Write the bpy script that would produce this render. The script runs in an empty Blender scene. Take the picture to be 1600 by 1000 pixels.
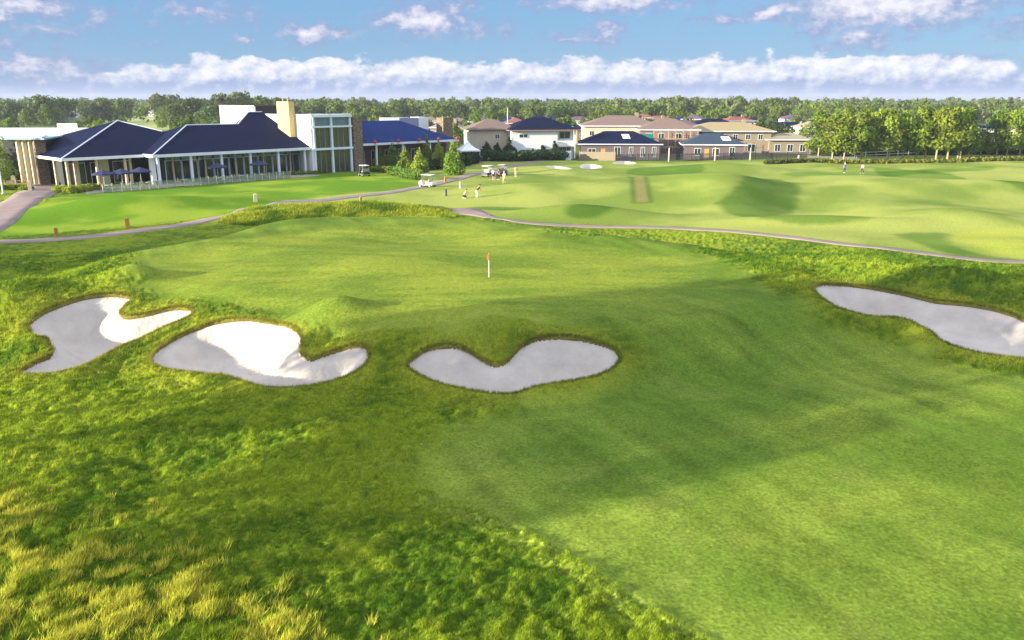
import bpy, math, random
import numpy as np
from mathutils import Vector, Matrix
R = math.radians
random.seed(7); rng = np.random.default_rng(11)
scene = bpy.context.scene
COL = bpy.data.collections.new("place"); scene.collection.children.link(COL)

# ------------------------------------------------------------------ camera, sky, sun, exposure
FPX, PITCH, CH = 1256.0, R(15.28), 12.5
cam_d = bpy.data.cameras.new("camera"); cam = bpy.data.objects.new("camera", cam_d); COL.objects.link(cam)
cam_d.sensor_width = 36.0; cam_d.lens = 36.0 * FPX / 1600.0
cam_d.clip_start = 0.2; cam_d.clip_end = 20000
cam.location = (0, 0, CH); cam.rotation_euler = (math.pi / 2 - PITCH, 0, 0)
scene.camera = cam
scene.view_settings.view_transform = 'Standard'; scene.view_settings.look = 'None'
scene.view_settings.exposure = 1.76; scene.view_settings.gamma = 1.0
SUN_EL = R(12.0); LX, LY = 0.912, 0.410          # light travels towards +x and a little away from the camera
sd_ = bpy.data.lights.new("sun", 'SUN'); sun = bpy.data.objects.new("sun", sd_); COL.objects.link(sun)
sd_.energy = 4.3; sd_.angle = R(0.6); sd_.color = (1.0, 0.90, 0.70)
sun.rotation_euler = Vector((LX * math.cos(SUN_EL), LY * math.cos(SUN_EL), -math.sin(SUN_EL))).to_track_quat('-Z', 'Y').to_euler()

def ray(px, py):
    a = (px - 800) / FPX; b = (500 - py) / FPX
    return (a, math.cos(PITCH) + b * math.sin(PITCH), -math.sin(PITCH) + b * math.cos(PITCH))
def G(px, py, z=0.0):
    r = ray(px, py); t = (CH - z) / -r[2]; return r[0] * t, r[1] * t
def P(px, py, Y):
    r = ray(px, py); t = Y / r[1]; return r[0] * t, Y, CH + r[2] * t

# ---- world: Nishita sky with procedural clouds in the sky's own directions
def build_world():
    w = bpy.data.worlds.new("World"); scene.world = w; w.use_nodes = True
    nt = w.node_tree; N = nt.nodes; L = nt.links; N.clear()
    out = N.new('ShaderNodeOutputWorld'); bg = N.new('ShaderNodeBackground'); L.new(bg.outputs[0], out.inputs[0])
    bg.inputs['Strength'].default_value = 0.14
    sky = N.new('ShaderNodeTexSky'); sky.sky_type = 'NISHITA'; sky.sun_disc = False
    sky.sun_elevation = SUN_EL; sky.sun_rotation = math.atan2(-LX, -LY) % (2 * math.pi)
    sky.altitude = 50; sky.air_density = 1.0; sky.dust_density = 0.4; sky.ozone_density = 3.0
    def M(op, a, b=None, c=None, clamp=False):
        n = N.new('ShaderNodeMath'); n.operation = op; n.use_clamp = clamp
        for i, v in enumerate((a, b, c)):
            if v is None: continue
            if isinstance(v, (int, float)): n.inputs[i].default_value = v
            else: L.new(v, n.inputs[i])
        return n.outputs[0]
    def VM(op, a, b):
        n = N.new('ShaderNodeVectorMath'); n.operation = op
        for i, v in enumerate((a, b)):
            if isinstance(v, tuple): n.inputs[i].default_value = v
            else: L.new(v, n.inputs[i])
        return n
    def SS(x, lo, hi):
        n = N.new('ShaderNodeMapRange'); n.interpolation_type = 'SMOOTHSTEP'
        L.new(x, n.inputs['Value'])
        for k, v in (('From Min', lo), ('From Max', hi)):
            n.inputs[k].default_value = v
        return n.outputs[0]
    def mixc(f, a, b):
        n = N.new('ShaderNodeMix'); n.data_type = 'RGBA'
        for i, v in ((0, f), (6, a), (7, b)):
            if isinstance(v, (int, float)): n.inputs[i].default_value = v
            elif isinstance(v, tuple): n.inputs[i].default_value = v
            else: L.new(v, n.inputs[i])
        return n.outputs[2]
    tc = N.new('ShaderNodeTexCoord'); sx = N.new('ShaderNodeSeparateXYZ'); L.new(tc.outputs['Generated'], sx.inputs[0])
    az = M('MULTIPLY', M('ARCTAN2', sx.outputs[0], sx.outputs[1]), 57.2958)
    el = M('MULTIPLY', M('ARCSINE', sx.outputs[2]), 57.2958)
    cb = N.new('ShaderNodeCombineXYZ'); L.new(az, cb.inputs[0]); L.new(el, cb.inputs[1])
    def noise(scale, sc=(1, 1, 1), det=6, ro=0.55, off=(0, 0, 0)):
        m = VM('MULTIPLY', cb.outputs[0], sc); a = VM('ADD', m.outputs[0], off)
        n = N.new('ShaderNodeTexNoise'); n.inputs['Scale'].default_value = scale; n.inputs['Detail'].default_value = det
        n.inputs['Roughness'].default_value = ro; L.new(a.outputs[0], n.inputs['Vector']); return n
    n1 = noise(0.42, (1, 1.7, 1), 8, 0.6)
    warp = VM('MULTIPLY', VM('SUBTRACT', noise(0.5, (1, 2, 1), 5, 0.6, (31, 7, 0)).outputs['Color'], (0.5, 0.5, 0.5)).outputs[0], (4.0, 1.5, 0))
    cw = VM('ADD', cb.outputs[0], warp.outputs[0]).outputs[0]
    def ang(px, py):
        r = ray(px, py); return math.degrees(math.atan2(r[0], r[1])), math.degrees(math.atan2(r[2], math.hypot(r[0], r[1])))
    blobs = [(490, 52, 42, 15, 1.05), (655, 30, 58, 20, 1.1), (735, 45, 70, 13, .62), (320, 20, 75, 18, .6), (380, 62, 12, 7, .75),
             (715, 10, 34, 9, .7), (950, 3, 105, 14, 1.0), (945, 52, 26, 16, .9), (893, 60, 48, 8, .6), (1215, 20, 34, 13, .98),
             (1150, 33, 70, 8, .55), (1390, 6, 125, 30, 1.15), (1340, 60, 50, 16, .75), (1285, 50, 36, 12, .55), (25, 8, 75, 14, .9),
             (-5, 25, 22, 13, .8), (70, 46, 55, 10, .6), (145, 26, 30, 22, .45), (225, 72, 36, 5, .42), (40, 106, 95, 15, .85), (120, 125, 130, 16, .6),
             (232, 130, 26, 10, .8), (402, 118, 30, 12, .95), (1700, 40, 90, 20, .9), (-150, 60, 120, 20, .9), (540, 66, 60, 5, .35), (1490, 90, 60, 6, .35),
             (300, -120, 160, 40, 1), (900, -200, 200, 45, 1), (1400, -260, 220, 50, 1)]
    E = None
    for (px, py, rx, ry, s) in blobs:
        a, e = ang(px, py)
        v = VM('SUBTRACT', cw, (a, e, 0)); v = VM('MULTIPLY', v.outputs[0], (FPX / 57.3 / rx / 1.05, FPX / 57.3 / ry / 1.05, 0))
        ln = N.new('ShaderNodeVectorMath'); ln.operation = 'LENGTH'; L.new(v.outputs[0], ln.inputs[0])
        d = M('MULTIPLY', M('SUBTRACT', 1.6, ln.outputs['Value']), s)
        E = d if E is None else M('SMOOTH_MAX', E, d, 0.2)
    nb = M('SUBTRACT', noise(0.9, (1, 1.6, 1), 8, 0.62, (3, 9, 0)).outputs[0], 0.5)
    e1 = M('ADD', E, M('MULTIPLY', nb, 2.4))
    a1 = M('MULTIPLY', SS(e1, 0.05, 1.1), 0.9)
    # cumulus bank above the horizon
    top = M('MULTIPLY_ADD', M('SUBTRACT', noise(0.16, (1, 0.01, 1), 3, 0.5, (5, 0, 0)).outputs[0], 0.5), 1.6, 2.75)
    top = M('ADD', top, M('MULTIPLY', M('SUBTRACT', n1.outputs[0], 0.5), 3.0))
    fadeL = SS(az, -36.0, -17.0); fadeR = M('SUBTRACT', 1.0, SS(az, 26.0, 37.0))
    win = M('MULTIPLY', fadeL, fadeR)
    top = M('ADD', M('MULTIPLY', top, win), M('MULTIPLY', M('SUBTRACT', 1.0, win), 0.5))
    a2 = SS(M('SUBTRACT', top, el), -0.02, 0.34)
    body = noise(0.8, (1, 1.5, 1), 7, 0.6, (0, 0.25, 4)).outputs[0]
    rel = M('SUBTRACT', body, noise(0.8, (1, 1.5, 1), 7, 0.6, (0.35, -0.1, 4)).outputs[0])
    hgt = SS(el, 0.75, 1.9)
    lum = M('ADD', M('MULTIPLY', hgt, 0.75), M('ADD', M('MULTIPLY', rel, 2.2), M('MULTIPLY', M('SUBTRACT', n1.outputs[0], 0.5), 1.0)), clamp=True)
    bankc = mixc(lum, (.78, .98, 1.55, 1), (2.1, 2.1, 2.2, 1))
    wl = M('ADD', SS(e1, 0.5, 1.9), M('MULTIPLY', rel, 1.2), clamp=True)
    wispc = mixc(wl, (.72, .88, 1.42, 1), (2.1, 2.02, 2.15, 1))
    skyc = mixc(0.9, sky.outputs[0], (0.36, 0.76, 1.35, 1))
    lowhaze = M('SUBTRACT', 1.0, SS(el, -0.5, 4.2))
    skyc = mixc(M('MULTIPLY', lowhaze, 0.4), skyc, (0.80, 1.12, 1.75, 1))
    c = mixc(a1, skyc, wispc)
    c = mixc(M('MULTIPLY', a2, 0.93), c, bankc)
    # pale air right above the horizon
    hz = M('MULTIPLY', M('SUBTRACT', 1.0, SS(el, 0.0, 1.3)), 0.7)
    c = mixc(hz, c, (1.05, 1.2, 1.75, 1))
    # unseen bright cloud sheet overhead, added to fill the shadows
    hi = M('MULTIPLY', SS(el, 9.0, 24.0), M('MULTIPLY_ADD', noise(0.05, (1, 1, 1), 4, .6, (9, 1, 0)).outputs[0], .6, .45))
    c = mixc(hi, c, (3.2, 3.35, 4.05, 1))
    L.new(c, bg.inputs['Color'])
build_world()

# ------------------------------------------------------------------ naming helpers
def tag(o, label=None, cat=None, group=None, kind=None):
    if label: o['label'] = label
    if cat: o['category'] = cat
    if group: o['group'] = group
    if kind: o['kind'] = kind
    return o
def thing(name, label, cat, loc, rz=0.0, group=None):
    o = bpy.data.objects.new(name, None); COL.objects.link(o); o.location = loc; o.rotation_euler = (0, 0, rz)
    o.empty_display_size = 0.2
    return tag(o, label, cat, group)
def copy_tree(o, parent=None):
    c = o.copy(); COL.objects.link(c); c.parent = parent
    for ch in [k for k in bpy.data.objects if k.parent == o]: copy_tree(ch, c)
    return c

# ------------------------------------------------------------------ noise
def _h(ix, iy, s):
    n = (ix.astype(np.int64) * 374761393 + iy.astype(np.int64) * 668265263 + s * 2147483647) & 0xFFFFFFFF
    n = ((n ^ (n >> 13)) * 1274126177) & 0xFFFFFFFF
    return ((n ^ (n >> 16)) & 0xFFFF).astype(np.float32) / 65535.0
def vn(x, y, s=0):
    x = np.asarray(x, np.float64); y = np.asarray(y, np.float64)
    ix = np.floor(x); iy = np.floor(y); fx = (x - ix).astype(np.float32); fy = (y - iy).astype(np.float32)
    ix = ix.astype(np.int64); iy = iy.astype(np.int64)
    u = fx * fx * (3 - 2 * fx); v = fy * fy * (3 - 2 * fy)
    return (_h(ix, iy, s) * (1 - u) + _h(ix + 1, iy, s) * u) * (1 - v) + (_h(ix, iy + 1, s) * (1 - u) + _h(ix + 1, iy + 1, s) * u) * v
def fbm(x, y, lam, octv=4, s=0, g=0.5):
    a = 1.0; t = 0.0; r = 0; f = 1.0 / lam
    c, sn = math.cos(0.6), math.sin(0.6)
    for k in range(octv):
        r = r + a * vn((x * c - y * sn) * f, (x * sn + y * c) * f, s + k * 17); t += a; a *= g; f *= 2.03; c, sn = math.cos(0.6 + k), math.sin(0.6 + k)
    return r / t
def S(x, a=0.0, b=1.0):
    t = np.clip((x - a) / (b - a), 0, 1); return t * t * (3 - 2 * t)

# ------------------------------------------------------------------ outlines of the course (ground metres)
def smooth(pts, n=5, closed=True):
    pts = [np.array(p, float) for p in pts]; m = len(pts); out = []
    rngi = range(m) if closed else range(m - 1)
    for i in rngi:
        if closed: p0, p1, p2, p3 = pts[i - 1], pts[i], pts[(i + 1) % m], pts[(i + 2) % m]
        else: p0, p1, p2, p3 = pts[max(i - 1, 0)], pts[i], pts[i + 1], pts[min(i + 2, m - 1)]
        for k in range(n):
            t = k / n
            out.append(0.5 * ((2 * p1) + (-p0 + p2) * t + (2 * p0 - 5 * p1 + 4 * p2 - p3) * t * t + (-p0 + 3 * p1 - 3 * p2 + p3) * t ** 3))
    if not closed: out.append(pts[-1])
    return np.array(out)
def sdist(x, y, poly, reach=8.0):
    """signed distance (inside positive), clipped to -reach outside"""
    x = np.asarray(x, float); y = np.asarray(y, float)
    res = np.full(x.shape, -reach, np.float32)
    mn = poly.min(0) - reach; mx = poly.max(0) + reach
    m = (x > mn[0]) & (x < mx[0]) & (y > mn[1]) & (y < mx[1])
    if not m.any(): return res
    X = x[m].astype(np.float32); Y = y[m].astype(np.float32)
    d2 = np.full(X.shape, 1e9, np.float32); ins = np.zeros(X.shape, bool)
    q = np.roll(poly, -1, 0)
    for (ax, ay), (bx, by) in zip(poly, q):
        ex, ey = bx - ax, by - ay; l2 = ex * ex + ey * ey + 1e-9
        t = np.clip(((X - ax) * ex + (Y - ay) * ey) / l2, 0, 1)
        d2 = np.minimum(d2, (X - ax - t * ex) ** 2 + (Y - ay - t * ey) ** 2)
        if ay != by:
            c = ((ay > Y) != (by > Y)) & (X < ex * (Y - ay) / ey + ax); ins ^= c
    d = np.sqrt(d2); res[m] = np.maximum(np.where(ins, d, -d), -reach); return res
def ldist(x, y, line, reach=12.0):
    x = np.asarray(x, float); y = np.asarray(y, float)
    res = np.full(x.shape, reach, np.float32); tt = np.zeros(x.shape, np.float32)
    mn = line.min(0) - reach; mx = line.max(0) + reach
    m = (x > mn[0]) & (x < mx[0]) & (y > mn[1]) & (y < mx[1])
    if not m.any(): return res, tt
    X = x[m].astype(np.float32); Y = y[m].astype(np.float32); d2 = np.full(X.shape, 1e9, np.float32); T = np.zeros(X.shape, np.float32)
    n = len(line) - 1
    for i in range(n):
        ax, ay = line[i]; bx, by = line[i + 1]; ex, ey = bx - ax, by - ay
        t = np.clip(((X - ax) * ex + (Y - ay) * ey) / (ex * ex + ey * ey + 1e-9), 0, 1)
        d = (X - ax - t * ex) ** 2 + (Y - ay - t * ey) ** 2
        b = d < d2; d2 = np.where(b, d, d2); T = np.where(b, (i + t) / n, T)
    res[m] = np.minimum(np.sqrt(d2), reach); tt[m] = T; return res, tt
def PG(pts, z=0.0, n=4, closed=True): return smooth([G(px, py, z) for px, py in pts], n, closed)

PLAT = PG([(20, 470), (110, 435), (200, 412), (350, 382), (480, 352), (620, 347), (760, 352), (900, 372), (1020, 385), (1130, 402), (1240, 440),
           (1270, 490), (1100, 520), (960, 515), (640, 505), (400, 478), (260, 462), (110, 462)], 1.0)
# (pixel centre, radius along x, radius along y, rotation deg, height)
BUMPS = [((535, 333), 12.5, 3.2, 4, 1.3), ((420, 345), 6, 2.5, 10, .6), ((170, 330), 9, 5, 20, 1.3), ((330, 322), 12, 4, 25, .9), ((60, 320), 5, 6, 0, .7), ((480, 295), 16, 9, 30, .7),
         ((905, 337), 9, 3.6, 0, 1.2), ((990, 330), 8, 5, 10, -.5), ((1290, 352), 11, 2.5, -4, .8), ((1150, 305), 7, 13, 0, 1.5), ((1225, 320), 6, 10, 0, -.9), ((1110, 264), 12, 5, 0, .9),
         ((1050, 290), 14, 9, 0, .9), ((1390, 300), 16, 9, 0, 1.0), ((1480, 345), 7, 4, 0, .9), ((1560, 300), 14, 6, -12, 1.2), ((1560, 380), 7, 3, 0, .5),
         ((880, 300), 16, 7, 0, .8), ((720, 350), 5, 2, 0, .5), ((640, 395), 5, 4, 20, -.5), ((450, 375), 6, 4, 30, .5), ((300, 430), 5, 3.5, 0, -.45), ((215, 420), 5, 4, 0, .35),
         ((215, 472), 1.8, 1.5, 20, .55), ((525, 530), 2.0, 1.4, 15, .65), ((430, 485), 4, 1.6, 0, .12), ((770, 552), 2.0, 1.1, 0, .5), ((40, 552), 1.8, 1.2, 0, .45), ((5, 500), 4, 3, 0, .5), ((610, 560), 1.6, 2.0, 0, .4),
         ((1320, 430), 5, 1.8, -25, .7), ((1500, 462), 6, 2.4, -28, 1.0), ((1100, 400), 9, 2.5, -15, .5), ((1000, 425), 5, 2.5, 0, -.3), ((930, 400), 6, 3, 0, .25),
         ((1420, 530), 3, 1.3, -20, .35), ((1180, 450), 3, 3, 0, .3), ((120, 610), 5, 1.6, 10, .35), ((430, 650), 6, 2, 10, .3), ((1000, 640), 4, 1.6, 15, .22),
         ((720, 700), 3.5, 1.2, 25, .22), ((250, 740), 3.2, 1.4, 0, -.2), ((100, 730), 1.5, 1, 0, .3), ((1300, 640), 7, 2.0, 20, .25), ((1200, 760), 5, 1.2, 30, .12), ((950, 780), 3, .8, -25, .08)]
BW = [(G(*c), rx, ry, R(a), h * (1.7 if 460 < c[1] < 575 else 1.3 if (c[1] < 356 and c[0] > 760) else 1)) for c, rx, ry, a, h in BUMPS]
def base(x, y):
    x = np.asarray(x, float); y = np.asarray(y, float)
    z = 1.5 * S(sdist(x, y, PLAT, 9.0), -6.0, 1.5)
    r = np.hypot(x, y); near = 1 - S(r, 190, 260)
    z = z + near * ((0.85 * (fbm(x, y, 13, 2, 3) - .5) + .35 * (fbm(x, y, 5, 2, 13) - .5) * (1 - S(r, 60, 90)) * S(-sdist(x, y, PLAT, 4), -3, 1)) * S(r, 14, 40) + 0.9 * (fbm(x, y, 34, 2, 9) - .5) * S(y, 70, 110) * (1 - S(np.hypot(x + 30, y - 150), 60, 40)))
    for (cx, cy), rx, ry, a, h in BW:
        dx, dy = x - cx, y - cy; u = dx * math.cos(a) + dy * math.sin(a); v = -dx * math.sin(a) + dy * math.cos(a)
        q = (u / rx) ** 2 + (v / ry) ** 2; z = z + h * np.exp(-np.minimum(q, 30))
    pad = (1 - S(np.abs((x + 33) * .733 - (y - 155) * .68 + 0), 22, 30)) * (1 - S(np.abs((x + 33) * .68 + (y - 155) * .733), 40, 50))
    return z * (1 - pad)
def GH(px, py):
    z = 0.0
    for _ in range(14):
        x, y = G(px, py, z); z = 0.5 * z + 0.5 * float(base(np.array([x]), np.array([y]))[0])
    return x, y
def PH(pts, n=4, closed=True): return smooth([GH(px, py) for px, py in pts], n, closed)

B1 = PH([(30, 590), (56, 572), (80, 561), (81, 549), (66, 538), (47, 523), (49, 508), (80, 487), (132, 470), (176, 465), (208, 471), (196, 484), (188, 495), (200, 500), (224, 497), (272, 486), (297, 489), (299, 499), (276, 510), (240, 526), (192, 548), (144, 574), (100, 589), (66, 594)])
B2 = PH([(236, 570), (248, 553), (280, 531), (320, 514), (352, 506), (392, 504), (436, 512), (466, 526), (472, 543), (471, 559), (486, 567), (512, 558), (544, 548), (568, 548), (577, 560), (572, 576), (548, 594), (508, 608), (460, 615), (416, 615), (384, 606), (352, 596), (310, 592), (272, 588), (248, 581)])
B3 = PH([(636, 579), (651, 563), (676, 549), (707, 546), (731, 555), (749, 567), (772, 576), (794, 570), (810, 553), (829, 539), (854, 533), (891, 533), (929, 540), (957, 551), (968, 567), (963, 578), (941, 592), (910, 601), (872, 607), (835, 614), (804, 624), (768, 624), (728, 618), (688, 609), (652, 593)])
B4 = PH([(1269, 456), (1285, 450), (1317, 449), (1356, 453), (1395, 460), (1434, 469), (1468, 477), (1512, 481), (1551, 488), (1577, 496), (1605, 508), (1660, 525), (1710, 548), (1690, 572), (1640, 575), (1600, 569), (1564, 565), (1525, 559), (1491, 549), (1468, 539), (1452, 525), (1434, 516), (1408, 509), (1369, 503), (1330, 495), (1299, 484), (1278, 470)])
NEARB = [B1, B2, B3, B4]
FARB = [PH(p, 3) for p in ([(906, 259), (918, 256), (936, 258), (941, 262), (924, 264), (910, 263)], [(957, 254), (972, 251.5), (990, 253), (994, 256), (976, 256.5), (960, 256)],
                           [(852, 260), (866, 258.5), (884, 261), (895, 264), (880, 264.5), (862, 263)])]
GREEN = PH([(262, 455), (235, 425), (262, 402), (330, 383), (430, 368), (540, 357), (650, 353), (790, 362), (900, 380), (1000, 392), (1070, 402), (1095, 425), (1060, 455), (1020, 480), (900, 500), (760, 512), (640, 512), (500, 500), (380, 480)])
FAIR = PH([(700, 782), (668, 762), (650, 725), (710, 668), (810, 636), (940, 612), (1000, 575), (985, 535), (900, 515), (700, 520), (560, 512), (440, 490), (330, 475), (225, 462), (205, 425), (240, 392), (330, 372), (470, 352), (620, 345), (780, 352), (900, 372), (1020, 385), (1110, 402), (1180, 438), (1250, 470), (1290, 508),
           (1430, 545), (1480, 572), (1620, 590), (1750, 620), (2300, 800), (2300, 1250), (1350, 1150), (1110, 1002), (990, 930), (880, 862), (770, 805)])
LAWN = PH([(-60, 372), (60, 366), (200, 352), (350, 334), (430, 318), (520, 306), (650, 294), (672, 282), (600, 268), (540, 270), (450, 276), (160, 293), (120, 300), (60, 320), (0, 350)])
PATH1 = PH([(-120, 383), (0, 378), (90, 374), (200, 363), (300, 349), (370, 334), (440, 318), (520, 311), (600, 302), (660, 292), (720, 278), (760, 268), (820, 256), (880, 249), (960, 247)], 5, False)
PATH2 = PH([(676, 322), (715, 327), (745, 334), (780, 342), (830, 349), (900, 353), (1000, 355), (1100, 359), (1180, 365), (1260, 374), (1340, 384), (1450, 397), (1540, 407), (1640, 413), (1800, 430)], 5, False)
PATH3 = PH([(-60, 372), (-10, 345), (22, 322), (50, 305), (70, 295), (80, 286), (84, 281)], 5, False)
POND = np.array([[-250, 560], [-205, 545], [-170, 560], [-178, 600], [-230, 610]])

CELL = {}
def surface(x, y, full=True):
    """heights and region masks"""
    x = np.asarray(x, float); y = np.asarray(y, float); r = np.hypot(x, y)
    z = base(x, y)
    m = {}
    d1, _ = ldist(x, y, PATH1); d2, t2 = ldist(x, y, PATH2); d3, _ = ldist(x, y, PATH3)
    w2 = 0.75 + 1.7 * np.exp(-((t2 - .12) / .05) ** 2)
    ps = np.maximum.reduce([1.15 - d1, w2 - d2, 2.3 - d3]); m['path'] = ps
    sdg = sdist(x, y, GREEN, 4); sdf = sdist(x, y, FAIR, 6); sdl = sdist(x, y, LAWN, 6)
    # everything past the second path is mown
    yp = np.interp(x, PATH2[:, 0], PATH2[:, 1]); rangem = np.minimum(y - yp - 1.0, 6.0) * (x > PATH2[0, 0] - 4)
    rangem = np.where(x > PATH2[0, 0] - 4, rangem, -6)
    rangem = np.maximum(rangem, np.where((y > 100) & (d1 < 11.9) & (x > -26), 3, -6)); rangem = np.where((y > 104) & (x > -24), 4, rangem)
    rangem = np.where(sdist(x, y, PH_MOUND, 4) > -0.3, -3, rangem)
    m['green'] = sdg; m['fair'] = np.maximum(sdf, sdg); m['lawn'] = sdl; m['range'] = rangem
    sf_ = S(y, 21.5, 26); wob = (fbm(x, y, 1.6, 3, 77) - .5) * (0.4 + 2.0 * sf_)
    mown = np.maximum.reduce([S((m['fair'] + wob) / (.3 + .9 * sf_), -1, 1), S(sdl + wob, -.4, .4), S(rangem + wob, -.5, .5)]); m['mown'] = mown
    sb = np.full(x.shape, -8.0, np.float32)
    for b in NEARB: sb = np.maximum(sb, sdist(x, y, b, 8))
    sf = np.full(x.shape, -8.0, np.float32)
    for b in FARB: sf = np.maximum(sf, sdist(x, y, b, 8))
    m['sand'] = sb; m['fsand'] = sf
    # bowls with a crisp lip and a rounded rim
    z = z + 0.30 * np.exp(-(np.minimum(sb, 0) / 1.2) ** 2) * (sb > -6)
    z = z - np.where(sb > 0, 0.20 * S(sb, 0.0, 0.11) + 1.0 * S(sb, 0.08, 2.2), 0) - np.where(sf > 0, 0.5 * S(sf, 0, 3), 0)
    rough = (1 - mown) * (ps < 0) * (sb < -0.02) * (sf < 0)
    m['rough'] = rough
    if full:
        fade = 1 - S(r, 60, 110)
        ax = x * .86 + y * .5; ay = -x * .5 + y * .86
        l1 = fbm(ax * .7, ay, 0.30, 3, 21); l2 = vn(x / .16, y / .16, 5); l3 = fbm(x, y, 1.7, 2, 8)
        amp = rough * fade * S(-sb, 0.02, .5) * S(-ps, 0.1, .9)
        z = z + amp * (0.04 + 0.34 * (l1 - .5) + 0.10 * (l2 - .5) + 0.10 * (l3 - .5)) + rough * (1 - fade) * .35 * (fbm(x, y, 1.9, 2, 31) - .5) * (1 - S(r, 180, 240))
        z = z + mown * (1 - S(r, 30, 70)) * (ps < 0) * (sb < -.3) * (0.008 * (vn(x / .09, y / .09, 2) - .5) + 0.006 * (fbm(x, y, .35, 2, 6) - .5)) * S(-sdg, -1, .5)
        z = z + np.where(sb > .15, 0.05 * (fbm(x, y, .26, 3, 44) - .5) - .03 * S(vn(x / .22, y / .22, 61), .74, .86) * S(fbm(x, y, 2.2, 2, 62), .45, .6) + 0.07 * (fbm(x, y, 1.3, 2, 45) - .5), 0)
        m['l1'] = l1
    z = np.where(ps > -.4, base(x, y), z)
    return z, m
PH_MOUND = PH([(345, 350), (370, 334), (440, 321), (540, 316), (640, 319), (700, 328), (712, 340), (690, 346), (600, 352), (420, 356)])
def H(x, y):
    z, _ = surface(np.array([x]), np.array([y]), False); return float(z[0])

# ------------------------------------------------------------------ materials
MATS = {}
def nodes_of(name):
    m = bpy.data.materials.new(name); m.use_nodes = True; nt = m.node_tree; nt.nodes.clear()
    out = nt.nodes.new('ShaderNodeOutputMaterial'); return m, nt, out
def mat(name, col, rough=0.7, metal=0.0, spec=0.4, var=0.12, scale=3.0, bump=0.0, bscale=20.0, brick=None, trans=0.0, stripes=None, col2=None):
    if name in MATS: return MATS[name]
    m, nt, out = nodes_of(name); N = nt.nodes; L = nt.links
    b = N.new('ShaderNodeBsdfPrincipled'); L.new(b.outputs[0], out.inputs[0])
    b.inputs['Roughness'].default_value = rough; b.inputs['Metallic'].default_value = metal
    b.inputs['Specular IOR Level'].default_value = spec
    tc = N.new('ShaderNodeTexCoord'); n = N.new('ShaderNodeTexNoise'); n.inputs['Scale'].default_value = scale; n.inputs['Detail'].default_value = 5
    L.new(tc.outputs['Object'], n.inputs['Vector'])
    mx = N.new('ShaderNodeMix'); mx.data_type = 'RGBA'; c2 = col2 or tuple(c * (1 - 2.2 * var) for c in col)
    L.new(n.outputs[0], mx.inputs[0]); mx.inputs[6].default_value = (*c2, 1); mx.inputs[7].default_value = (*[min(c * (1 + var), 1) for c in col], 1)
    src = mx.outputs[2]
    if brick:
        sc, bc, mc = brick
        bt = N.new('ShaderNodeTexBrick'); bt.inputs['Scale'].default_value = sc; bt.inputs['Color1'].default_value = (*col, 1); bt.inputs['Color2'].default_value = (*bc, 1); bt.inputs['Mortar'].default_value = (*mc, 1)
        bt.inputs['Mortar Size'].default_value = 0.03; mp = N.new('ShaderNodeMapping'); mp.inputs['Rotation'].default_value = (R(90), 0, 0)
        ad = N.new('ShaderNodeVectorMath'); ad.operation = 'ADD'; sp = N.new('ShaderNodeSeparateXYZ'); L.new(tc.outputs['Object'], sp.inputs[0])
        s2 = N.new('ShaderNodeMath'); s2.operation = 'ADD'; L.new(sp.outputs[0], s2.inputs[0]); L.new(sp.outputs[1], s2.inputs[1])
        cb = N.new('ShaderNodeCombineXYZ'); L.new(s2.outputs[0], cb.inputs[0]); L.new(sp.outputs[2], cb.inputs[1]); L.new(cb.outputs[0], bt.inputs['Vector'])
        m2 = N.new('ShaderNodeMix'); m2.data_type = 'RGBA'; m2.blend_type = 'MULTIPLY'; m2.inputs[0].default_value = .6
        L.new(bt.outputs[0], m2.inputs[6]); L.new(n.outputs[0], m2.inputs[7]); src = bt.outputs[0]
    if stripes:   # tile / sheet courses along the height
        wv = N.new('ShaderNodeTexWave'); wv.bands_direction = 'Z'; wv.inputs['Scale'].default_value = stripes; wv.inputs['Distortion'].default_value = .4
        L.new(tc.outputs['Object'], wv.inputs['Vector'])
        m3 = N.new('ShaderNodeMix'); m3.data_type = 'RGBA'; m3.blend_type = 'MULTIPLY'; m3.inputs[0].default_value = .35
        L.new(src, m3.inputs[6]); L.new(wv.outputs[0], m3.inputs[7]); src = m3.outputs[2]
    L.new(src, b.inputs['Base Color'])
    if bump:
        bn = N.new('ShaderNodeTexNoise'); bn.inputs['Scale'].default_value = bscale; bn.inputs['Detail'].default_value = 4; L.new(tc.outputs['Object'], bn.inputs['Vector'])
        bp = N.new('ShaderNodeBump'); bp.inputs['Strength'].default_value = bump; bp.inputs['Distance'].default_value = .05; L.new(bn.outputs[0], bp.inputs['Height']); L.new(bp.outputs[0], b.inputs['Normal'])
    if trans: b.inputs['Transmission Weight'].default_value = trans
    MATS[name] = m; return m
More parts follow.
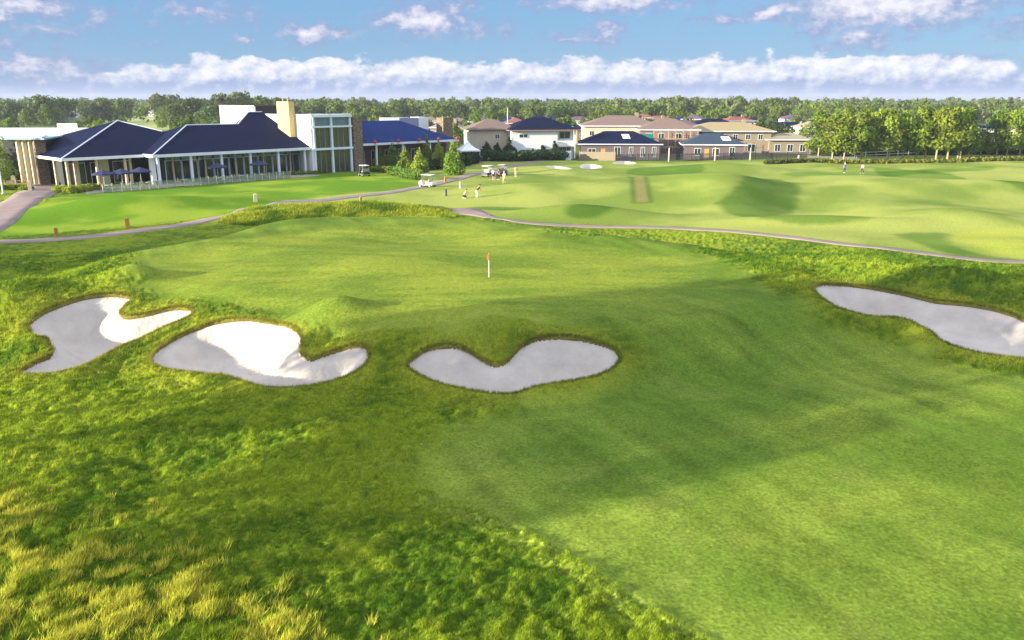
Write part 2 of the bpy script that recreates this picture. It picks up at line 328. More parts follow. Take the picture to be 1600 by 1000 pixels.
def mat_attr(name, rough=0.9, transl=0.0, objvar=0.0, fine=0.0, spec=0.15):
    """colour comes from the mesh's own 'Col' attribute (own colour, on the turf also painted light and shade)"""
    m, nt, out = nodes_of(name); N = nt.nodes; L = nt.links
    at = N.new('ShaderNodeAttribute'); at.attribute_name = 'Col'; src = at.outputs['Color']
    if objvar:
        oi = N.new('ShaderNodeObjectInfo'); hs = N.new('ShaderNodeHueSaturation')
        mr = N.new('ShaderNodeMapRange'); mr.inputs['To Min'].default_value = .5 - .012 * objvar; mr.inputs['To Max'].default_value = .5 + .015 * objvar; L.new(oi.outputs['Random'], mr.inputs['Value'])
        mv = N.new('ShaderNodeMapRange'); mv.inputs['To Min'].default_value = 1 - .3 * objvar; mv.inputs['To Max'].default_value = 1 + .3 * objvar
        ml = N.new('ShaderNodeMath'); ml.operation = 'MULTIPLY'; ml.inputs[1].default_value = 7.31; L.new(oi.outputs['Random'], ml.inputs[0])
        fr = N.new('ShaderNodeMath'); fr.operation = 'FRACT'; L.new(ml.outputs[0], fr.inputs[0]); L.new(fr.outputs[0], mv.inputs['Value'])
        L.new(mr.outputs[0], hs.inputs['Hue']); L.new(mv.outputs[0], hs.inputs['Value']); L.new(src, hs.inputs['Color']); src = hs.outputs[0]
    if fine:
        tc = N.new('ShaderNodeTexCoord'); n = N.new('ShaderNodeTexNoise'); n.inputs['Scale'].default_value = 9; n.inputs['Detail'].default_value = 8; n.inputs['Roughness'].default_value = .75
        L.new(tc.outputs['Object'], n.inputs['Vector'])
        mr = N.new('ShaderNodeMapRange'); mr.inputs['From Min'].default_value = .3; mr.inputs['From Max'].default_value = .7; mr.inputs['To Min'].default_value = 1 - fine; mr.inputs['To Max'].default_value = 1 + fine; L.new(n.outputs[0], mr.inputs['Value'])
        vm = N.new('ShaderNodeVectorMath'); vm.operation = 'SCALE'; L.new(src, vm.inputs[0]); L.new(mr.outputs[0], vm.inputs['Scale']); src = vm.outputs[0]
    b = N.new('ShaderNodeBsdfPrincipled'); b.inputs['Roughness'].default_value = rough; b.inputs['Specular IOR Level'].default_value = spec; L.new(src, b.inputs['Base Color'])
    if fine:
        bp = N.new('ShaderNodeBump'); bp.inputs['Strength'].default_value = .35; bp.inputs['Distance'].default_value = .02
        n2 = N.new('ShaderNodeTexNoise'); n2.inputs['Scale'].default_value = 28; n2.inputs['Detail'].default_value = 6; L.new(tc.outputs['Object'], n2.inputs['Vector'])
        L.new(n2.outputs[0], bp.inputs['Height']); L.new(bp.outputs[0], b.inputs['Normal'])
    if transl:
        tr = N.new('ShaderNodeBsdfTranslucent'); L.new(src, tr.inputs['Color']); ms = N.new('ShaderNodeMixShader'); ms.inputs[0].default_value = transl
        L.new(b.outputs[0], ms.inputs[1]); L.new(tr.outputs[0], ms.inputs[2]); L.new(ms.outputs[0], out.inputs[0])
    else: L.new(b.outputs[0], out.inputs[0])
    return m
M_GRASS = mat_attr('grass_turf', fine=.45, spec=.02); M_BLADE = mat_attr('grass_blade', transl=.35, spec=.05); M_LEAF = mat_attr('leaves', transl=.3, objvar=1.0, rough=.7, spec=.25)
M_LEAF0 = mat_attr('far_leaves', transl=.2); M_SAND = mat('bunker_sand', (.55, .49, .41), .95, spec=.1, var=.16, scale=.8, bump=.9, bscale=5)
M_PATH = mat('path_concrete', (.27, .205, .185), .9, spec=.2, var=.2, scale=.5, bump=.3, bscale=9)

# ------------------------------------------------------------------ mesh building
def raw(name, V, Fc, m, parent=None, col=None, smooth_=False, nside=None):
    me = bpy.data.meshes.new(name); V = np.asarray(V, np.float32); Fc = np.asarray(Fc, np.int32)
    k = Fc.shape[1]; me.vertices.add(len(V)); me.vertices.foreach_set('co', V.ravel())
    me.loops.add(Fc.size); me.loops.foreach_set('vertex_index', Fc.ravel())
    me.polygons.add(len(Fc)); me.polygons.foreach_set('loop_start', np.arange(0, Fc.size, k, dtype=np.int32))
    me.polygons.foreach_set('loop_total', np.full(len(Fc), k, np.int32))
    if smooth_: me.polygons.foreach_set('use_smooth', np.ones(len(Fc), bool))
    me.update(calc_edges=True)
    if col is not None:
        a = me.color_attributes.new('Col', 'FLOAT_COLOR', 'POINT'); c4 = np.ones((len(V), 4), np.float32); c4[:, :3] = col; a.data.foreach_set('color', c4.ravel())
    me.materials.append(m); o = bpy.data.objects.new(name, me); COL.objects.link(o)
    if parent is not None: o.parent = parent
    return o
class MB:
    def __init__(s): s.v = []; s.f = []
    def add(s, vs, fs):
        n = len(s.v); s.v += [tuple(v) for v in vs]; s.f += [tuple(i + n for i in f) for f in fs]; return s
    def box(s, x0, x1, y0, y1, z0, z1):
        return s.add([(x0, y0, z0), (x1, y0, z0), (x1, y1, z0), (x0, y1, z0), (x0, y0, z1), (x1, y0, z1), (x1, y1, z1), (x0, y1, z1)],
                     [(0, 3, 2, 1), (4, 5, 6, 7), (0, 1, 5, 4), (1, 2, 6, 5), (2, 3, 7, 6), (3, 0, 4, 7)])
    def lathe(s, prof, cx=0, cy=0, n=12, axis='z', z0=0):
        vs = []; fs = []
        for (r, z) in prof:
            for k in range(n):
                a = 2 * math.pi * k / n; c, q = r * math.cos(a), r * math.sin(a)
                if axis == 'z': vs.append((cx + c, cy + q, z0 + z))
                elif axis == 'x': vs.append((cx + z, cy + c, z0 + q))
                else: vs.append((cx + c, cy + z, z0 + q))
        m = len(prof)
        for i in range(m - 1):
            for k in range(n): fs.append((i * n + k, i * n + (k + 1) % n, (i + 1) * n + (k + 1) % n, (i + 1) * n + k))
        fs.append(tuple(reversed(range(n)))); fs.append(tuple((m - 1) * n + k for k in range(n)))
        return s.add(vs, fs)
    def tube(s, p, q, r, r2=None, n=8):
        p = Vector(p); q = Vector(q); d = (q - p); r2 = r if r2 is None else r2
        u = d.orthogonal().normalized(); w = d.normalized().cross(u); vs = []
        for c, rr in ((p, r), (q, r2)):
            for k in range(n):
                a = 2 * math.pi * k / n; vs.append(c + u * math.cos(a) * rr + w * math.sin(a) * rr)
        return s.add(vs, [(k, (k + 1) % n, n + (k + 1) % n, n + k) for k in range(n)] + [tuple(reversed(range(n))), tuple(range(n, 2 * n))])
    def prism(s, pts, a, b, axis='y'):
        """outline in (p, z) pushed along an axis"""
        n = len(pts)
        f = (lambda p, t: (p[0], t, p[1])) if axis == 'y' else (lambda p, t: (t, p[0], p[1])) if axis == 'x' else (lambda p, t: (p[0], p[1], t))
        return s.add([f(p, a) for p in pts] + [f(p, b) for p in pts], [tuple(range(n)), tuple(reversed(range(n, 2 * n)))] + [(k, n + k, n + (k + 1) % n, (k + 1) % n) for k in range(n)])
    def rot(s, M4):
        s.v = [tuple(M4 @ Vector(v)) for v in s.v]; return s
    def build(s, name, m, parent=None, bevel=0.0, smooth_=False):
        me = bpy.data.meshes.new(name); me.from_pydata(s.v, [], s.f); me.update()
        me.materials.append(m); o = bpy.data.objects.new(name, me); COL.objects.link(o)
        if smooth_:
            for p in me.polygons: p.use_smooth = True
        if parent is not None: o.parent = parent
        if bevel:
            b = o.modifiers.new('bevel', 'BEVEL'); b.width = bevel; b.segments = 2; b.limit_method = 'ANGLE'
        return o

# ------------------------------------------------------------------ the ground: one sheet, cut into its regions
def build_ground():
    a = np.concatenate([-np.linspace(180, 38, 70)[:-1], np.linspace(-38, 38, 1560), np.linspace(38, 180, 70)[1:]]) * math.pi / 180
    yy = np.linspace(1060, 166, 1080); rr = np.array([G(800, v)[1] for v in yy])
    r = np.concatenate([np.linspace(0.6, rr[0], 18)[:-1], rr, np.geomspace(rr[-1] * 1.15, 2500, 5)])
    A, Rr = np.meshgrid(a, r)
    # bend the rows onto the bunker outlines so that every lip is a clean edge
    for b in NEARB:
        mn, mx = b.min(0) - .6, b.max(0) + .6; Xg, Yg = Rr * np.sin(A), Rr * np.cos(A)
        msk = (Xg > mn[0]) & (Xg < mx[0]) & (Yg > mn[1]) & (Yg < mx[1]); rows = np.where(msk.any(1))[0]; colsn = np.where(msk.any(0))[0]
        r0, r1, c0, c1 = rows[0] - 2, rows[-1] + 3, colsn[0], colsn[-1] + 1
        sub = sdist(Xg[r0:r1, c0:c1], Yg[r0:r1, c0:c1], b, 3.0); orig = Rr[r0:r1, c0:c1].copy(); new = orig.copy()
        ci, cj = np.where((sub[:-1] > 0) != (sub[1:] > 0))
        for i, j in zip(ci, cj):
            s0, s1 = sub[i, j], sub[i + 1, j]; f = s0 / (s0 - s1); rc = orig[i, j] * (1 - f) + orig[i + 1, j] * f; k = i if f < .5 else i + 1
            inner = i + 1 if s1 > 0 else i
            new[k, j] = rc
            kin = k + 1 if s1 > 0 else k - 1
            if 0 < kin < new.shape[0] - 1:
                sg = 1 if s1 > 0 else -1; new[kin, j] = rc + sg * min(.15, abs(orig[kin + sg, j] - rc) * .6)
        Rr[r0:r1, c0:c1] = new
    X = (Rr * np.sin(A)).ravel(); Y = (Rr * np.cos(A)).ravel()
    Z, m = surface(X, Y)
    nr, na = len(r), len(a)
    # colours of the grasses, with some light and shade painted in
    def lerp(c0, c1, t): return np.asarray(c0) + (np.asarray(c1) - np.asarray(c0)) * np.clip(t, 0, 1)[:, None]
    n1 = fbm(X, Y, 6.5, 4, 50); n2 = fbm(X, Y, 1.6, 4, 60); n3 = fbm(X, Y, .3, 3, 70); n4 = fbm(X, Y, 22, 3, 80)
    mowx = fbm(X * .25 + Y * .1, Y - X * .45, 2.6, 3, 15)
    rough = lerp((.068, .125, .011), (.20, .255, .018), S(.4 * n1 + .35 * n2 + .45 * (m['l1'] - .5) + .14, .34, .70))
    rough = lerp(rough, (.30, .31, .03), S(m['sand'], -2.6, -.2) * .55 * S(n2, .3, .6))  # yellow round the bunkers paints in the sunlit look of their rims
    rough = rough * (1 - .10 * (1 - S(Y, 35, 75)) * (X > -60))[:, None]  # ground between the tufts darkened: soil colour plus painted shade
    eb = S(m['fair'], -1.3, -.3) * (1 - S(Y, 22, 25)) * (X > -4); rough = lerp(rough, (.27, .33, .05), eb * .7)
    rough = lerp(rough, (.17, .15, .04), S(n2 * .6 + n3 * .4, .66, .82) * .4)
    fair = lerp((.098, .160, .018), (.180, .238, .030), S(.5 * n1 + .3 * mowx + .2 * n2, .36, .66))
    fair = lerp(fair, (.22, .25, .05), S(fbm(X, Y, 2.3, 4, 99), .60, .80) * .25)
    su, sv = X * .48 - Y * .88, X * .88 + Y * .48; st_ = fbm(su * .12, sv, .75, 4, 111); fair = fair * (1 + .55 * (st_ - .5) + .30 * (n3 - .5) + .35 * (vn(X / .07, Y / .07, 3) - .5) * (1 - S(Y, 30, 60)))[:, None]
    gr = lerp((.130, .19, .022), (.215, .26, .03), S(.6 * n1 + .4 * fbm(X * .3, Y, 1.2, 3, 5), .35, .65)) * (1 + .35 * (n3 - .5) + .3 * (vn(X / .12, Y / .12, 8) - .5))[:, None]
    rg = lerp((.155, .215, .035), (.28, .315, .068), S(.5 * n1 + .5 * n4, .36, .62))
    lawn = lerp((.10, .20, .012), (.20, .28, .025), S(n1, .35, .65))
    col = rough
    col = np.where((m['mown'] > 0)[:, None], col, col)
    sf_ = S(Y, 21.5, 26); t = S((m['fair'] + (n2 - .5) * (.4 + 2.0 * sf_)) / (.3 + 1.5 * sf_), -1, 1)[:, None]; col = col * (1 - t) + fair * t
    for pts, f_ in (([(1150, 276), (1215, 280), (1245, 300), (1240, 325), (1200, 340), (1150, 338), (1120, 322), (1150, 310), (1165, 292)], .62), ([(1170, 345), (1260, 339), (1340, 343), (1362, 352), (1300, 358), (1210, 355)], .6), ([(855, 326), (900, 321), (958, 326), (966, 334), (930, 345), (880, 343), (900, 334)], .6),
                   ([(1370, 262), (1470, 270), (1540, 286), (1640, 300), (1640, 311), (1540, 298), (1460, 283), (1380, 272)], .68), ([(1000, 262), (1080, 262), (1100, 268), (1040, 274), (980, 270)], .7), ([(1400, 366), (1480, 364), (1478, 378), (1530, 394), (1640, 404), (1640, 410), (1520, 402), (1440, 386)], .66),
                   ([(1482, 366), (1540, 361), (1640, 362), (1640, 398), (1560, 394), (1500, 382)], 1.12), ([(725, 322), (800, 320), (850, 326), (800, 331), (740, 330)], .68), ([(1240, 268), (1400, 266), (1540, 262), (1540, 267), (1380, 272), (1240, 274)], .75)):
        t = S(sdist(X, Y, PG(pts), 3) + (n2 - .5) * 1.2, -.7, .7)[:, None]; rg = rg * (1 - t * (1 - np.array((f_ * (.72 if f_ < 1 else 1), f_ * .98, f_ * .7))))  # range patches: mound shade painted as darker green; the paler one is mown turf
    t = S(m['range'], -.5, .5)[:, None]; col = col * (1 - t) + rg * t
    t = S(m['lawn'], -.4, .4)[:, None]; col = col * (1 - t) + lawn * t
    t = S(m['green'] + (n2 - .5) * 1.2, -.8, 1.0)[:, None]; col = col * (1 - t) + gr * t
    far = S(Y, 172, 200)[:, None]; col = col * (1 - far) + lerp((.06, .10, .02), (.12, .14, .04), n4) * far
    left = (S(Y, 330, 400) * (1 - S(Y, 760, 900)) * (X < -.27 * Y) * (X > -.5 * Y))[:, None]; col = col * (1 - left) + lerp((.22, .34, .10), (.36, .38, .14), S(n4, .4, .6)) * left
    # bare brown earth of the cut bunker lips
    lip = ((m['sand'] > 0.012) & (m['sand'] < 0.17))[:, None]; col = np.where(lip, lerp((.10, .06, .025), (.20, .13, .05), n3), col)
    TEE = np.array([G(987, 276), G(1001, 276), G(1014, 317), G(993, 317)]); te = sdist(X, Y, TEE, 2)
    t = S(te, -.2, .2)[:, None] * .8; col = col * (1 - t) + lerp((.17, .15, .05), (.24, .20, .08), n2) * t; t = (S(te, -1.0, -.2) * (1 - S(te, -.2, .4)))[:, None] * .6; col = col * (1 - t) + np.array((.05, .10, .012)) * t
    nd = fbm(X, Y, .5, 3, 91)
    # sparse divot marks, worn turf
    idx = np.arange(nr * na).reshape(nr, na)
    q = np.stack([idx[:-1, :-1], idx[:-1, 1:], idx[1:, 1:], idx[1:, :-1]], -1).reshape(-1, 4)
    def fm(k): v = m[k]; return (v[q[:, 0]] + v[q[:, 1]] + v[q[:, 2]] + v[q[:, 3]]) / 4
    Vv = np.stack([X, Y, Z], -1)
    fp, fs, ff, fg, fn, fl, fr = fm('path'), fm('sand'), fm('fsand'), fm('green'), fm('fair'), fm('lawn'), fm('range')
    cxm = X[q[:, 0]]; cym = Y[q[:, 0]]
    reg = np.zeros(len(q), np.int8)
    reg[(fn > 0)] = 1; reg[(fr > 0) & (reg == 0) & (cym < 205)] = 2; reg[fl > 0] = 3; reg[fg > 0] = 4
    reg[ff > 0] = 10; reg[np.minimum.reduce([m['sand'][q[:, c]] for c in range(4)]) > 0.03] = 11
    for code, nm in ((0, 'ground'), (1, 'fairway'), (2, 'driving_range'), (3, 'lawn'), (4, 'putting_green'), (5, 'path')):
        sel = q[reg == code]
        if code == 5 or not len(sel): continue
        u, inv = np.unique(sel, return_inverse=True)
        o = raw(nm, Vv[u], inv.reshape(-1, 4), M_PATH if code == 5 else M_GRASS, None, None if code == 5 else col[u], True); tag(o, kind='structure')
    def inb(polys, code):
        for k, b in enumerate(polys):
            s = sdist(cxm, cym, b, 1.0); sel = q[(reg == code) & (s > -.9)]
            if not len(sel): continue
            u, inv = np.unique(sel, return_inverse=True)
            tag(raw('sand_bunker', Vv[u], inv.reshape(-1, 4), M_SAND, None, None, True), kind='structure')
    inb(NEARB, 11); inb(FARB, 10)
build_ground()
def ribbon(line, wf):
    seg = np.hypot(*np.diff(line, axis=0).T); cum = np.concatenate([[0], np.cumsum(seg)]); n = int(cum[-1] / .45); t = np.linspace(0, cum[-1], n)
    x = np.interp(t, cum, line[:, 0]); y = np.interp(t, cum, line[:, 1]); k = np.ones(9) / 9
    tx = np.gradient(np.convolve(np.pad(x, 4, 'edge'), k, 'valid')); ty = np.gradient(np.convolve(np.pad(y, 4, 'edge'), k, 'valid')); l = np.hypot(tx, ty) + 1e-9; nx, ny = -ty / l, tx / l
    w = wf(t / cum[-1]) + .12 * (vn(t / 1.7, t * 0, 4) - .5); cs = np.array([-1.04, -1, -.5, 0, .5, 1, 1.04]); V = []
    for c in cs:
        X = x + nx * w * c; Y = y + ny * w * c; V.append(np.stack([X, Y, base(X, Y) + (.045 if abs(c) < 1.02 else -.06)], -1))
    V = np.stack(V, 1); m = len(cs); idx = np.arange(n * m).reshape(n, m); q = np.stack([idx[:-1, :-1], idx[1:, :-1], idx[1:, 1:], idx[:-1, 1:]], -1).reshape(-1, 4)
    tag(raw('path', V.reshape(-1, 3), q[:, ::-1], M_PATH, None, None, True), kind='structure')
ribbon(PATH1, lambda t: 1.0 + 0 * t); ribbon(PATH2, lambda t: .62 + 1.7 * np.exp(-((t - .12) / .05) ** 2)); ribbon(PATH3, lambda t: 2.3 + 0 * t)
tag(raw('pond', [(*p, .06) for p in POND], [[0, 1, 2, 3, 4]], mat('pond_water', (.12, .2, .25), .08, var=.05)), kind='structure')

# ------------------------------------------------------------------ grass as geometry (stuff)
def blades(name, X, Y, Z, hh, ww, n, col, spread, lean=0.35):
    N = len(X) * n
    bx = np.repeat(X, n) + rng.normal(0, 1, N) * np.repeat(spread, n); by = np.repeat(Y, n) + rng.normal(0, 1, N) * np.repeat(spread, n); bz = np.repeat(Z, n)
    h = np.repeat(hh, n) * rng.uniform(.55, 1.15, N); w = np.repeat(ww, n) * rng.uniform(.6, 1.3, N); a = rng.uniform(0, 2 * math.pi, N)
    la = rng.uniform(0, 2 * math.pi, N); ln = h * lean * rng.uniform(.2, 1.4, N)
    tx = bx + np.cos(la) * ln + h * .28; ty = by + np.sin(la) * ln + h * .18
    V = np.empty((N, 3, 3), np.float32)
    V[:, 0] = np.stack([bx - np.cos(a) * w, by - np.sin(a) * w, bz - .03], -1); V[:, 1] = np.stack([bx + np.cos(a) * w, by + np.sin(a) * w, bz - .03], -1)
    V[:, 2] = np.stack([tx, ty, bz + h], -1)
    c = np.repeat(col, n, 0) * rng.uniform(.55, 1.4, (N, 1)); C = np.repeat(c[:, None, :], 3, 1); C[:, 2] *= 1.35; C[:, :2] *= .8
    return raw(name, V.reshape(-1, 3), np.arange(N * 3).reshape(-1, 3), M_BLADE, None, C.reshape(-1, 3))
def scatter(n, x0, x1, y0, y1):
    px = rng.uniform(x0, x1, n); py = rng.uniform(y0, y1, n)
    a = (px - 800) / FPX; b = (500 - py) / FPX; ry = math.cos(PITCH) + b * math.sin(PITCH); rz = -math.sin(PITCH) + b * math.cos(PITCH); t = CH / -rz
    return a * t, ry * t
def grass():
    X, Y = scatter(300000, -160, 1760, 395, 1090); Z, m = surface(X, Y); k = (m['rough'] > .5) & (rng.uniform(size=len(X)) < .5 + m['l1']); X, Y, Z = X[k], Y[k], Z[k]; l1 = m['l1'][k]
    d = np.hypot(X, Y); n1 = fbm(X, Y, 6.5, 4, 50); n2 = fbm(X, Y, 1.6, 3, 60)
    t = S(n1 * .6 + n2 * .4 + .3 * (l1 - .5) + rng.normal(0, .05, len(X)), .38, .66)[:, None]
    c = np.array((.070, .155, .010)) * (1 - t) + np.array((.25, .33, .02)) * t
    yb = (S(m['sand'][k], -2.6, -.2) * .5)[:, None]; c = c * (1 - yb) + np.array((.36, .36, .035)) * yb  # same painted sunlit yellow on the tufts near the bunker rims
    sc = np.clip(d / 30, .7, 1.8)
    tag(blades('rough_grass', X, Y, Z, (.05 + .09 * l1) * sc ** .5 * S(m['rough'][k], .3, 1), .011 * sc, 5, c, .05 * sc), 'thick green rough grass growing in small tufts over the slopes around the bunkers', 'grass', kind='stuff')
    # lip fringe
    px = []; 
    for b in NEARB:
        q = np.roll(b, -1, 0); L = np.hypot(*(q - b).T); cnt = (L * 60).astype(int) + 1
        for i in range(len(b)):
            tt = rng.uniform(size=cnt[i])[:, None]; px.append(b[i] * (1 - tt) + q[i] * tt)
    p = np.concatenate(px); p = p + rng.normal(0, .05, p.shape); Z, m = surface(p[:, 0], p[:, 1]); k = m['sand'] < .04; p = p[k]; Z = Z[k]
    n = fbm(p[:, 0], p[:, 1], 1.5, 2, 3)[:, None]; c = np.array((.11, .13, .02)) * (1 - n) + np.array((.33, .29, .05)) * n
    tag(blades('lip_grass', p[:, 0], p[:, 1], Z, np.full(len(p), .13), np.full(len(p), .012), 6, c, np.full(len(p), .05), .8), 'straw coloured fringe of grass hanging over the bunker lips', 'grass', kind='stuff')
    # tall seed-head grass, lower left
    X, Y = scatter(24000, -260, 620, 695, 1120)
    dens = S(.6 * fbm(X, Y, .40, 2, 123) + .4 * fbm(X, Y, 1.8, 2, 124), .53, .575) ; edge = (-X * .9 - Y * .62 + 11.6 + 3.2 * (fbm(X, Y, 3.0, 3, 9) - .5))
    # region: left of the line (0,700)-(480,1000)
    a = np.array(G(-40, 690)); b = np.array(G(500, 985)); nn = np.array([-(b - a)[1], (b - a)[0]]); nn /= np.linalg.norm(nn); s = (X - a[0]) * nn[0] + (Y - a[1]) * nn[1]
    s = -s; s = s + 2.6 * (fbm(X, Y, 2.6, 3, 9) - .5)
    k = (rng.uniform(size=len(X)) < dens * S(s, -.3, .8) + .03 * S(s, -1.5, 0)); X, Y = X[k], Y[k]; Z, m = surface(X, Y); kk = m['rough'] > .5; X, Y, Z = X[kk], Y[kk], Z[kk]
    t = S(fbm(X, Y, 1.4, 3, 55) + rng.normal(0, .08, len(X)), .35, .62)[:, None]; c = np.array((.14, .20, .012)) * (1 - t) + np.array((.48, .47, .055)) * t
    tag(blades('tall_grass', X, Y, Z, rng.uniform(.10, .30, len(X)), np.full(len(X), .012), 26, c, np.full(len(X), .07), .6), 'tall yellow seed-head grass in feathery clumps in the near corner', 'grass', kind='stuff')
    # edge tufts of mound behind the green
    X, Y = scatter(26000, 340, 730, 312, 356); k = sdist(X, Y, PH_MOUND, 1) > 0; X, Y = X[k], Y[k]; Z, m = surface(X, Y)
    t = S(fbm(X, Y, 1.8, 3, 5), .35, .6)[:, None]; c = np.array((.09, .16, .012)) * (1 - t) + np.array((.27, .31, .028)) * t
    tag(blades('mound_grass', X, Y, Z, rng.uniform(.12, .38, len(X)), np.full(len(X), .035), 5, c, np.full(len(X), .2)), 'unmown yellow-green grass on the long mound behind the putting green', 'grass', kind='stuff')
grass()

# ------------------------------------------------------------------ trees
def leaf_cloud(clumps, n, size, out=.8, cols=((.05, .09, .012), (.15, .19, .02)), seed=0, flat=1.0):
    g = np.random.default_rng(seed); cl = np.array(clumps, float); vol = cl[:, 3] ** 2; k = g.choice(len(cl), n, p=vol / vol.sum())
    d = g.normal(size=(n, 3)); d /= np.linalg.norm(d, axis=1)[:, None]; rad = g.uniform(.35, 1.0, n) ** .5
    pos = cl[k, :3] + d * (cl[k, 3] * rad)[:, None] * np.array([1, 1, flat])
    nm = d * out + g.normal(size=(n, 3)) * .6; nm /= np.linalg.norm(nm, axis=1)[:, None]
    up = g.normal(size=(n, 3)); u = np.cross(nm, up); u /= np.linalg.norm(u, axis=1)[:, None] + 1e-9; w = np.cross(nm, u)
    s = size * g.uniform(.6, 1.4, n)[:, None]; u = u * s; w = w * s * g.uniform(.5, .9, n)[:, None]
    V = np.stack([pos - u, pos - w * .8, pos + u, pos + w], 1)
    ct = g.uniform(0, 1, len(cl))[k] * .6 + g.uniform(0, .4, n); c = np.array(cols[0]) * (1 - ct[:, None]) + np.array(cols[1]) * ct[:, None]
    return V.reshape(-1, 3), np.repeat(c, 4, 0)
M_BARK = mat('pale_bark', (.42, .35, .22), .9, var=.25, scale=4, bump=.4); M_BARKD = mat('brown_bark', (.16, .12, .08), .9, var=.25, scale=4, bump=.4)
def gum(h, w, seed, n=1500, size=.32, trunk_frac=.28, cols=((.06, .10, .012), (.20, .22, .022))):
    g = random.Random(seed); cl = []; limbs = []
    nc = 26
    for i in range(nc):
        t = g.uniform(0, 1); z = h * (trunk_frac + (1 - trunk_frac) * (.06 + .86 * t)); ww = w * (.5 + .5 * math.sin(math.pi * min(1, t * .8 + .2))) * (.5 if t > .85 else 1)
        a = g.uniform(0, 6.28); rr = ww * g.uniform(.15, .62); r = w * g.uniform(.16, .34) * (1 if t < .8 else .75)
        cl.append((rr * math.cos(a), rr * math.sin(a), z, r)); limbs.append((rr * math.cos(a), rr * math.sin(a), z))
    cl.append((g.uniform(-.2, .2), 0, h - w * .15, w * .15))
    V, c = leaf_cloud(cl, n, size, cols=cols, seed=seed)
    mb = MB(); k = [(0, 0, -.2)] ; lean = g.uniform(-.3, .3)
    pts = [(0, 0, -.2), (lean * .4, .05, h * .25), (lean, 0, h * .55), (lean * .7, 0, h * .85)]; rad = [w * .034, w * .028, w * .020, w * .008]
    for i in range(3): mb.tube(pts[i], pts[i + 1], rad[i], rad[i + 1])
    for l in limbs[::3]: mb.tube((lean * .7, 0, max(h * .2, l[2] - h * .18)), l, w * .014, w * .005, 5)
    return V, c, mb
def make_tree(name, label, cat, V, c, mb, bark, loc, group=None, leafm=None, rz=0, s=1):
    t = thing(name, label, cat, loc, rz, group); t.scale = (s, s, s)
    raw('crown', V, np.arange(len(V)).reshape(-1, 4), leafm or M_LEAF, t, c); mb.build('trunk', bark, t); return t
def place_copy(o, loc, rz, s, label=None, group=None, sz=None):
    c = copy_tree(o); c.location = loc; c.rotation_euler = (0, 0, rz); c.scale = (s, s, sz or s)
    if label: c['label'] = label
    if group: c['group'] = group
    return c
# the row on the right
protos = []
ORD = ['first', 'second', 'third', 'fourth', 'fifth', 'sixth', 'seventh', 'eighth', 'ninth', 'tenth', 'eleventh', 'twelfth', 'thirteenth', 'fourteenth', 'fifteenth', 'sixteenth', 'seventeenth', 'eighteenth', 'nineteenth', 'twentieth']
ORD += ['twenty-' + o for o in ORD[:9]] + ['thirtieth'] + ['thirty-' + o for o in ORD[:9]] + ['fortieth'] + ['forty-' + o for o in ORD[:9]] + ['fiftieth'] + ['fifty-' + o for o in ORD[:9]]
rowpx = [(1278, 248, 172, 5), (1300, 251, 176, 5.5), (1318, 252, 170, 5.5), (1345, 249, 166, 6), (1368, 250, 167, 5.5), (1388, 250, 168, 5), (1410, 249, 170, 5.5), (1431, 249, 166, 5.5), (1445, 249, 171, 5), (1462, 250, 165, 6), (1480, 251, 166, 6), (1496, 249, 168, 5.5), (1512, 249, 200, 4),
         (1532, 247, 205, 4.5), (1556, 248, 174, 4.5), (1572, 248, 172, 4.5), (1592, 247, 171, 4.5), (1625, 247, 168, 5), (1650, 247, 170, 5), (1500, 249, 172, 5)]
rowpx.sort()
for i, (px, py, pt, w) in enumerate(rowpx):
    x, y = G(px, py); _, _, zt = P(px, pt, y); h = zt
    if i < 5:
        V, c, mb = gum(11.5, 5.2, 40 + i, 2600, .27, trunk_frac=.22, cols=((.05, .105, .010), (.26, .33, .025)))
        o = make_tree('row_tree', 'x', 'tree', V, c, mb, M_BARK, (x, y, H(x, y))); protos.append(o)
    else: o = copy_tree(protos[i % 5]); o.location = (x, y, H(x, y))
    o.scale = (w / 5.2, w / 5.2, h / 11.5); o.rotation_euler = (0, 0, random.uniform(0, 6.28))
    o['label'] = f'tall olive-green tree, {ORD[i]} from the left in the row edging the driving range'; o['group'] = 'tree row edging the driving range'
# pyramidal young trees by the clubhouse
def cone_tree(h, w, seed, n, cols, size=.14):
    g = random.Random(seed); cl = []
    for i in range(34):
        t = g.random() ** 1.3; z = h * (.14 + .82 * t); ww = w * .5 * (1 - t) ** .75 + .06; a = g.uniform(0, 6.28); rr = ww * g.uniform(.1, .72)
        cl.append((rr * math.cos(a), rr * math.sin(a), z, max(.14, ww * .42)))
    V, c = leaf_cloud(cl, n, size, cols=cols, seed=seed, flat=1.35); mb = MB().tube((0, 0, -.1), (0, 0, h * .7), .07, .02); return V, c, mb
LITC = ((.09, .16, .012), (.24, .30, .03)); DRK = ((.015, .035, .012), (.045, .08, .02))
ctr = [(594, 262, 214, 2.9, 0, 'first'), (615, 264, 220, 3.0, 0, 'second'), (634, 268, 230, 2.7, 0, 'third'), (656, 272, 232, 3.1, 0, 'fourth'), (668, 262, 213, 2.3, 0, 'fifth'), (686, 264, 219, 3.0, 0, 'sixth'), (708, 274, 221, 3.4, 0, 'seventh')]
for k, (px, py, pt, w, dk, nm) in enumerate(ctr):
    x, y = G(px, py); h = P(px, pt, y)[2]; V, c, mb = cone_tree(h * 1.08, w * 1.25, 70 + k, 3600, ((.11, .19, .014), (.29, .36, .035)), .17)
    make_tree('pear_tree', f'bright green pyramid-shaped young tree, {nm} from the left in the hedge bed by the clubhouse', 'tree', V, c, mb, M_BARKD, (x, y, H(x, y)), 'pyramid trees in the clubhouse bed')
